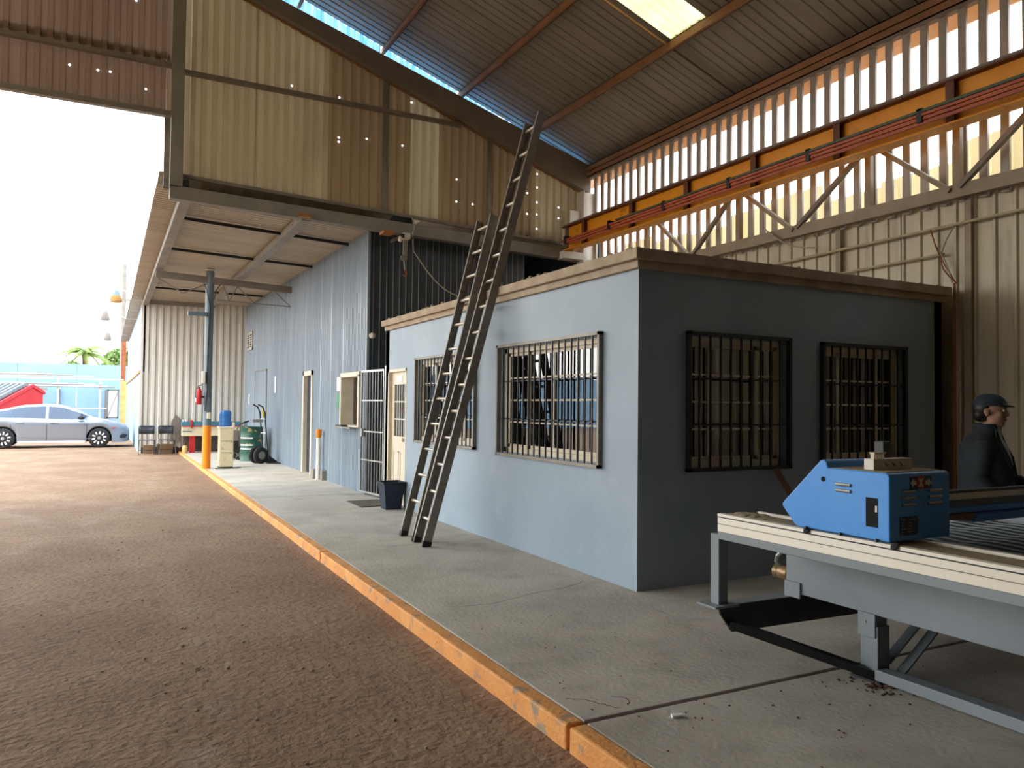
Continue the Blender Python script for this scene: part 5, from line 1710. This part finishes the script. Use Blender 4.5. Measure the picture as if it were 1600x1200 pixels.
xs = sorted({-2.36, -2.3, -2.2, -2.1, -2.0, -1.85, 2.26, 2.22, 2.15, 2.05, 1.95, 1.8, *[RX + 0.375 * math.sin(math.radians(a)) for a in range(-90, 91, 12)], *[FX + 0.375 * math.sin(math.radians(a)) for a in range(-90, 91, 12)], *[-0.95 + 0.13 * i for i in range(16)]})
xs = [x for i, x in enumerate(xs) if i == 0 or x - xs[i - 1] > 1e-4]


def section(x):
    w, g, zt, zbt, zbm = interp(WID, x), interp(GREEN, x), interp(TOP, x), interp(BELT, x), bottom(x)
    zbt = min(zbt, zt - 0.02)
    mid = max(zbm + 0.02, min(0.62, zbt - 0.05))
    pts = [(0, zt), (g * 0.55, zt - 0.012), (g * 0.92, zt - 0.05 if zt - zbt > 0.12 else zt - 0.018), (w * 0.955, zbt), (w * 0.985, zbt - 0.04), (w, mid + (zbt - 0.04 - mid) * 0.4), (w * 0.985, mid), (w * 0.97, zbm + (mid - zbm) * 0.35), (w * 0.955, zbm)]
    return [(-y, z) for y, z in reversed(pts)] + pts[1:]


mb = MB()
n = len(section(0))
for x in xs:
    for y, z in section(x):
        mb.v.append(Vector((x, y, z)))
for i in range(len(xs) - 1):
    for k in range(n - 1):
        a = i * n + k
        mb.f.append((a, a + 1, a + 1 + n, a + n))
mb.f.append(tuple(range(n)))
mb.f.append(tuple((len(xs) - 1) * n + k for k in reversed(range(n))))
mb.build('body', 'car', car, local=True, smooth=True)


def side_pt(x, f, out=0.006):
    """Point on the near side glasshouse: f = 0 at belt, 1 at roof edge."""
    w, g, zt, zbt = interp(WID, x), interp(GREEN, x), interp(TOP, x), interp(BELT, x)
    y0, z0 = w * 0.955, zbt
    y1, z1 = g * 0.92, zt - 0.05
    return (x, -(y0 + (y1 - y0) * f) - out, z0 + (z1 - z0) * f + out * 0.3)


def mirror(mb):
    m2 = MB()
    m2.v = [Vector((p.x, -p.y, p.z)) for p in mb.v]
    m2.f = [tuple(reversed(f)) for f in mb.f]
    return m2


for nm, xa, xb in (('front_window', -0.12, 0.98), ('rear_window', -1.52, -0.20)):
    mb = MB()
    m = 12
    for i in range(m):
        ca, cb = xa + (xb - xa) * i / m, xa + (xb - xa) * (i + 1) / m
        def span(x):
            hi = 0.93
            zt, zb2 = interp(TOP, x) - 0.05, interp(BELT, x)
            return 0.06, hi if zt - zb2 > 0.08 else 0.07
        (la, ha), (lb, hb) = span(ca), span(cb)
        mb.quad(side_pt(ca, la), side_pt(cb, lb), side_pt(cb, hb), side_pt(ca, ha))
    mb.build(nm, 'car_glass', car, local=True)
    mirror(mb).build(nm, 'car_glass', car, local=True)
for xa, xb, nm in ((0.42, 1.12, 'windscreen'), (-1.95, -1.1, 'back_glass')):
    mb = MB()
    m = 8
    for i in range(m):
        ca, cb = xa + (xb - xa) * i / m, xa + (xb - xa) * (i + 1) / m
        for s in range(4):
            fa, fb = -0.82 + 0.41 * s, -0.82 + 0.41 * (s + 1)
            P = lambda x, f: (x, interp(GREEN, x) * f, interp(TOP, x) + 0.006 - 0.012 * abs(f) - (0.03 if abs(f) > 0.7 else 0))
            mb.quad(P(ca, fa), P(cb, fa), P(cb, fb), P(ca, fb))
    mb.build(nm, 'car_glass', car, local=True)
# door seams, sills, handles, mirror, lamps
for x in (0.98, -0.16, -1.15):
    mb = MB()
    mb.tube([(x, -interp(WID, x) * 0.955 - 0.004, interp(BELT, x)), (x, -interp(WID, x) - 0.003, 0.72), (x, -interp(WID, x) * 0.985 - 0.003, 0.5), (x, -interp(WID, x) * 0.965 - 0.003, 0.25)], 0.006, 5)
    mb.build('door_seam', 'rubber', car, local=True)
MB().box(-0.95, 0.95, -0.885, -0.80, 0.17, 0.235).build('sill', 'car_white', car, local=True, bevel=0.01)
for x in (-0.05, -1.0):
    MB().bar((x, -0.905, 0.83), (x + 0.2, -0.905, 0.82), 0.025, 0.03).build('door_handle', 'alu', car, local=True, bevel=0.006)
MB().ball((0.82, -1.0, 0.99), 0.10, 0.09, 0.065, 12, 8).build('wing_mirror', 'rubber', car, local=True, smooth=True)
MB().bar((0.86, -0.88, 0.95), (0.84, -0.96, 0.97), 0.04, 0.03).build('mirror_arm', 'rubber', car, local=True)
mb = MB()
mb.add([(1.75, -0.80, 0.745), (2.13, -0.66, 0.66), (2.17, -0.62, 0.60), (1.95, -0.80, 0.655)], [(0, 1, 2, 3)])
mb.build('headlamp', 'car_white', car, local=True, solid=0.02)
MB().box(1.72, 1.84, -0.89, -0.865, 0.635, 0.665).build('side_marker', 'tail', car, local=True)
mb = MB()
mb.prism([(1.98, 0.30), (2.14, 0.32), (2.2, 0.42), (2.06, 0.46), (1.96, 0.38)], 'y', -0.79, -0.62)
mb.build('fog_intake', 'rubber', car, local=True)
MB().bar((1.15, -0.915, 0.30), (-1.0, -0.915, 0.36), 0.008, 0.012).build('body_crease', 'alu_dk', car, local=True)
for x, y in ((FX, -0.80), (RX, -0.80), (FX, 0.80), (RX, 0.80)):
    s = -1 if y < 0 else 1
    w = MB().lathe([(0.20, -0.09), (0.29, -0.1), (0.32, -0.075), (0.325, -0.04), (0.325, 0.04), (0.32, 0.075), (0.29, 0.1), (0.22, 0.10), (0.215, 0.05)], (x, y, 0.325), (0, s, 0), 32).build('wheel', 'rubber', car, local=True, smooth=True)
    MB().lathe([(0.02, 0.05), (0.215, 0.055), (0.225, 0.095), (0.21, 0.1)], (x, y, 0.325), (0, s, 0), 28).build('rim', 'rubber', w, local=True, smooth=True)
    for k in range(10):
        a = 2 * math.pi * k / 10 + 0.1
        MB().bar((x + 0.03 * math.cos(a), y + s * 0.085, 0.325 + 0.03 * math.sin(a)), (x + 0.215 * math.cos(a + 0.1), y + s * 0.095, 0.325 + 0.215 * math.sin(a + 0.1)), 0.045, 0.02, (0, 1, 0)).build('spoke', 'car_white', w, local=True)
    MB().lathe([(0.045, 0.08), (0.05, 0.1), (0.02, 0.106)], (x, y, 0.325), (0, s, 0), 12).build('hub_cap', 'alu', w, local=True, smooth=True)
MB().box(-2.0, 1.95, -0.7, 0.7, 0.2, 0.5).build('underbody', 'rubber', car, local=True)
for x in (FX, RX):
    MB().box(x - 0.4, x + 0.4, -0.7, 0.7, 0.3, 0.74).build('wheel_well', 'rubber', car, local=True)


# ------------------------------------------------------------------ person standing behind the table
def loft(rings, seg=20):
    """rings: (centre, half width along s, half depth along f, s dir, f dir)."""
    mb = MB()
    for c, a, b, s, f in rings:
        for k in range(seg):
            t = 2 * math.pi * k / seg
            mb.v.append(Vector(c) + s * (a * math.cos(t)) + f * (b * math.sin(t)))
    for i in range(len(rings) - 1):
        for k in range(seg):
            p, q = i * seg + k, i * seg + (k + 1) % seg
            mb.f.append((p, q, q + seg, p + seg))
    mb.f.append(tuple(reversed(range(seg))))
    mb.f.append(tuple((len(rings) - 1) * seg + k for k in range(seg)))
    return mb


PC = Vector((5.69, 3.385, 0.0))
FACE = math.radians(-66)                                   # looking along +x, turned a little to the camera
pe = empty('person', tuple(PC), FACE, label='person in a dark coat, pale blue shirt and dark cap behind the machine', cat='person')
Z3 = Vector((0, 0, 1))
FX_, SX_ = Vector((1, 0, 0)), Vector((0, 1, 0))              # local: x forward, y left


def ring(x, y, z, a, b):
    return ((x, y, z), a, b, SX_, FX_)


def remeshed(mb, name, m, voxel, smooth_it=4):
    o = mb.build(name, m, pe, local=True, smooth=True)
    md = o.modifiers.new('remesh', 'REMESH')
    md.mode = 'VOXEL'
    md.voxel_size = voxel
    md.use_smooth_shade = True
    md = o.modifiers.new('smooth', 'SMOOTH')
    md.iterations = smooth_it
    md.factor = 0.5
    return o


def limb(mb, pts, radii, seg=12):
    n = len(pts)
    pts = [Vector(p) for p in pts]
    base = len(mb.v)
    for i, p in enumerate(pts):
        d = (pts[min(i + 1, n - 1)] - pts[max(i - 1, 0)]).normalized()
        a = Vector((1, 0, 0)) if abs(d.x) < 0.8 else Vector((0, 1, 0))
        s = d.cross(a).normalized()
        t = d.cross(s)
        for k in range(seg):
            an = 2 * math.pi * k / seg
            mb.v.append(p + (s * math.cos(an) + t * math.sin(an)) * radii[i])
    for i in range(n - 1):
        for k in range(seg):
            a, b = base + i * seg + k, base + i * seg + (k + 1) % seg
            mb.f.append((a, b, b + seg, a + seg))
    mb.f.append(tuple(base + k for k in reversed(range(seg))))
    mb.f.append(tuple(base + (n - 1) * seg + k for k in range(seg)))


HZ = 1.49                                                  # middle of the head
body = MB()
# torso, neck
tb_ = loft([ring(0.0, 0, 0.80, 0.15, 0.10), ring(0.0, 0, 0.95, 0.15, 0.105), ring(0.0, 0, 1.12, 0.16, 0.11), ring(-0.01, 0, 1.24, 0.17, 0.105), ring(-0.015, 0, 1.30, 0.13, 0.08), ring(0.0, 0, 1.34, 0.062, 0.06), ring(0.02, 0, 1.42, 0.055, 0.058)])
body.add(tb_.v, tb_.f)
# skull, face
body.ball((0.005, 0, HZ + 0.035), 0.098, 0.076, 0.088, 20, 14)
body.ball((0.040, 0, HZ - 0.02), 0.064, 0.062, 0.085, 18, 12)
body.ball((0.062, 0, HZ - 0.085), 0.036, 0.038, 0.028, 14, 10)
body.ball((0.103, 0, HZ - 0.008), 0.020, 0.013, 0.026, 12, 8)
body.ball((0.112, 0, HZ - 0.020), 0.016, 0.016, 0.011, 12, 8)
body.ball((0.092, 0, HZ + 0.035), 0.018, 0.05, 0.013, 12, 8)
body.ball((0.097, 0, HZ - 0.050), 0.010, 0.024, 0.007, 12, 8)
body.ball((0.094, 0, HZ - 0.062), 0.010, 0.022, 0.008, 12, 8)
for s in (-1, 1):
    body.ball((0.062, 0.045 * s, HZ - 0.02), 0.03, 0.018, 0.022, 10, 8)
    body.ball((-0.005, 0.078 * s, HZ - 0.005), 0.018, 0.008, 0.032, 10, 8)
    body.ball((-0.012, 0.083 * s, HZ + 0.004), 0.015, 0.007, 0.022, 10, 8)
    limb(body, [(0, 0.08 * s, 0.86), (0.01, 0.09 * s, 0.48), (0, 0.095 * s, 0.08)], [0.085, 0.058, 0.042])
    limb(body, [(0.0, 0.095 * s, 0.05), (0.07, 0.1 * s, 0.04), (0.15, 0.105 * s, 0.03)], [0.04, 0.038, 0.025])
ARM = {-1: [(-0.01, -0.165, 1.265), (-0.04, -0.215, 1.02), (0.10, -0.20, 0.86)], 1: [(-0.01, 0.165, 1.265), (0.06, 0.225, 1.03), (0.24, 0.17, 0.93)]}
for s in (-1, 1):
    limb(body, ARM[s], [0.05, 0.042, 0.028])
    w, e = Vector(ARM[s][2]), Vector(ARM[s][1])
    d = (w - e).normalized()
    side = d.cross(Z3).normalized()
    palm_c = w + d * 0.055
    limb(body, [w - d * 0.01, palm_c, palm_c + d * 0.035], [0.026, 0.034, 0.03])
    for k, L in enumerate((0.062, 0.072, 0.068, 0.052)):
        r0 = palm_c + d * 0.03 + side * (-0.027 + 0.018 * k)
        limb(body, [r0, r0 + d * L * 0.5 + Vector((0, 0, -0.006)), r0 + d * L * 0.85 + Vector((0, 0, -0.025))], [0.0095, 0.009, 0.0075], 8)
    th = palm_c - d * 0.02 - side * 0.032 * s
    limb(body, [th, th + d * 0.03 - side * 0.018 * s, th + d * 0.06 - side * 0.02 * s], [0.011, 0.010, 0.008], 8)
remeshed(body, 'body', 'skin', 0.0075, 3)
for s in (-1, 1):
    MB().ball((0.092, 0.030 * s, HZ + 0.012), 0.010, 0.012, 0.008, 10, 8).build('eye', 'label_white', pe, local=True, smooth=True)
    MB().ball((0.101, 0.030 * s, HZ + 0.012), 0.003, 0.006, 0.006, 8, 6).build('iris', 'hair', pe, local=True, smooth=True)
    MB().bar((0.104, 0.012 * s, HZ + 0.036), (0.094, 0.05 * s, HZ + 0.036), 0.008, 0.008).build('eyebrow', 'hair', pe, local=True)
MB().ball((0.1035, 0, HZ - 0.056), 0.005, 0.021, 0.004, 12, 6).build('lips', 'brickbrown', pe, local=True, smooth=True)
# hair under the cap
hair = MB()
hair.ball((-0.022, 0, HZ + 0.035), 0.092, 0.082, 0.088, 18, 12)
hair.ball((-0.052, 0, HZ - 0.015), 0.055, 0.066, 0.06, 14, 10)
remeshed(hair, 'hair', 'hair', 0.008, 2)
cap = MB()
rings = []
for i in range(8):
    t = i / 7
    z = HZ + 0.045 + 0.09 * math.sin(t * math.pi / 2)
    r = math.cos(t * math.pi / 2 * 0.96)
    rings.append(ring(0.002 - 0.004 * t, 0, z, 0.085 * r + 0.004, 0.108 * r + 0.004))
cap = loft(rings, 24)
cp = cap.build('cap', 'darkblue', pe, local=True, smooth=True)
br = MB()
for i in range(10):
    a0, a1 = math.radians(-62 + 12.4 * i), math.radians(-62 + 12.4 * (i + 1))
    for zoff in (0.0, 0.005):
        P0 = lambda a: (0.09 * math.cos(a) + 0.01, 0.082 * math.sin(a), HZ + 0.05 + zoff)
        P1 = lambda a: (0.09 * math.cos(a) + 0.01 + 0.055 * math.cos(a), 0.085 * math.sin(a), HZ + 0.038 + zoff)
        br.quad(P0(a0), P0(a1), P1(a1), P1(a0))
br.build('cap_brim', 'hair', cp, local=True, smooth=True, solid=0.004)
gl_ = MB()
gl_.box(0.098, 0.112, -0.07, -0.008, HZ + 0.052, HZ + 0.078)
gl_.box(0.098, 0.112, 0.008, 0.07, HZ + 0.052, HZ + 0.078)
gl_.bar((0.105, -0.07, HZ + 0.072), (-0.02, -0.088, HZ + 0.062), 0.004, 0.006)
gl_.bar((0.105, 0.07, HZ + 0.072), (-0.02, 0.088, HZ + 0.062), 0.004, 0.006)
gl_.box(0.1, 0.108, -0.012, 0.012, HZ + 0.066, HZ + 0.07)
gl_.build('sunglasses', 'plate', cp, local=True, bevel=0.003, label='sunglasses pushed up on the cap')
# shirt: front and collar
sh = MB()
tb_ = loft([ring(0.012, 0, 0.78, 0.155, 0.108), ring(0.014, 0, 0.95, 0.155, 0.125), ring(0.012, 0, 1.12, 0.165, 0.132), ring(0.0, 0, 1.24, 0.172, 0.118), ring(-0.008, 0, 1.30, 0.13, 0.09), ring(0.004, 0, 1.345, 0.072, 0.07), ring(0.012, 0, 1.395, 0.064, 0.068)])
tb_.build('shirt', 'shirt', pe, local=True, smooth=True)
# coat: open front (a C-shaped shell), sleeves, standing collar
def open_shell(rings, gap, seg=28):
    mb = MB()
    for (c, a, b, s, f), g in zip(rings, gap):
        for k in range(seg + 1):
            t = math.pi / 2 + g + (2 * math.pi - 2 * g) * k / seg
            mb.v.append(Vector(c) + s * (a * math.cos(t)) + f * (b * math.sin(t)))
    for i in range(len(rings) - 1):
        for k in range(seg):
            p = i * (seg + 1) + k
            mb.f.append((p, p + 1, p + seg + 2, p + seg + 1))
    return mb


crs = [ring(-0.01, 0, 0.55, 0.215, 0.19), ring(-0.01, 0, 0.80, 0.21, 0.185), ring(-0.015, 0, 1.0, 0.21, 0.18), ring(-0.022, 0, 1.14, 0.212, 0.172), ring(-0.03, 0, 1.24, 0.212, 0.155), ring(-0.03, 0, 1.295, 0.175, 0.125), ring(-0.015, 0, 1.335, 0.105, 0.095), ring(-0.005, 0, 1.38, 0.085, 0.088), ring(-0.012, 0, 1.405, 0.09, 0.092)]
open_shell(crs, [0.10, 0.12, 0.26, 0.48, 0.66, 0.74, 0.78, 0.85, 0.9]).build('coat', 'coat', pe, local=True, smooth=True, solid=0.012)
for s in (-1, 1):
    slv = MB()
    p = [Vector(q) for q in ARM[s]]
    limb(slv, [p[0] + Vector((0, -0.03 * s, 0.012)), p[0] + Vector((0, 0.02 * s, 0)), p[0] * 0.5 + p[1] * 0.5, p[1], p[1] * 0.5 + p[2] * 0.5, p[2] + (p[2] - p[1]) * 0.03], [0.066, 0.078, 0.068, 0.062, 0.055, 0.046], 16)
    slv.build('sleeve', 'coat', pe, local=True, smooth=True)
    lap = MB()
    lap.add([(0.05, 0.092 * s, 1.37), (0.055, 0.135 * s, 1.29), (0.115, 0.145 * s, 1.16), (0.165, 0.05 * s, 1.01), (0.136, 0.098 * s, 1.16), (0.085, 0.10 * s, 1.27)], [(0, 1, 5), (1, 2, 4, 5), (2, 3, 4)])
    lap.build('lapel', 'coat', pe, local=True, solid=0.012)
    tr_ = MB()
    limb(tr_, [(0, 0.08 * s, 0.88), (0.01, 0.09 * s, 0.48), (0, 0.095 * s, 0.06)], [0.10, 0.078, 0.068], 14)
    tr_.build('trouser_leg', 'darkblue', pe, local=True, smooth=True)
    sh_ = MB()
    sh_.ball((0.05, 0.10 * s, 0.045), 0.14, 0.052, 0.045, 14, 8)
    sh_.build('shoe', 'rubber', pe, local=True, smooth=True)
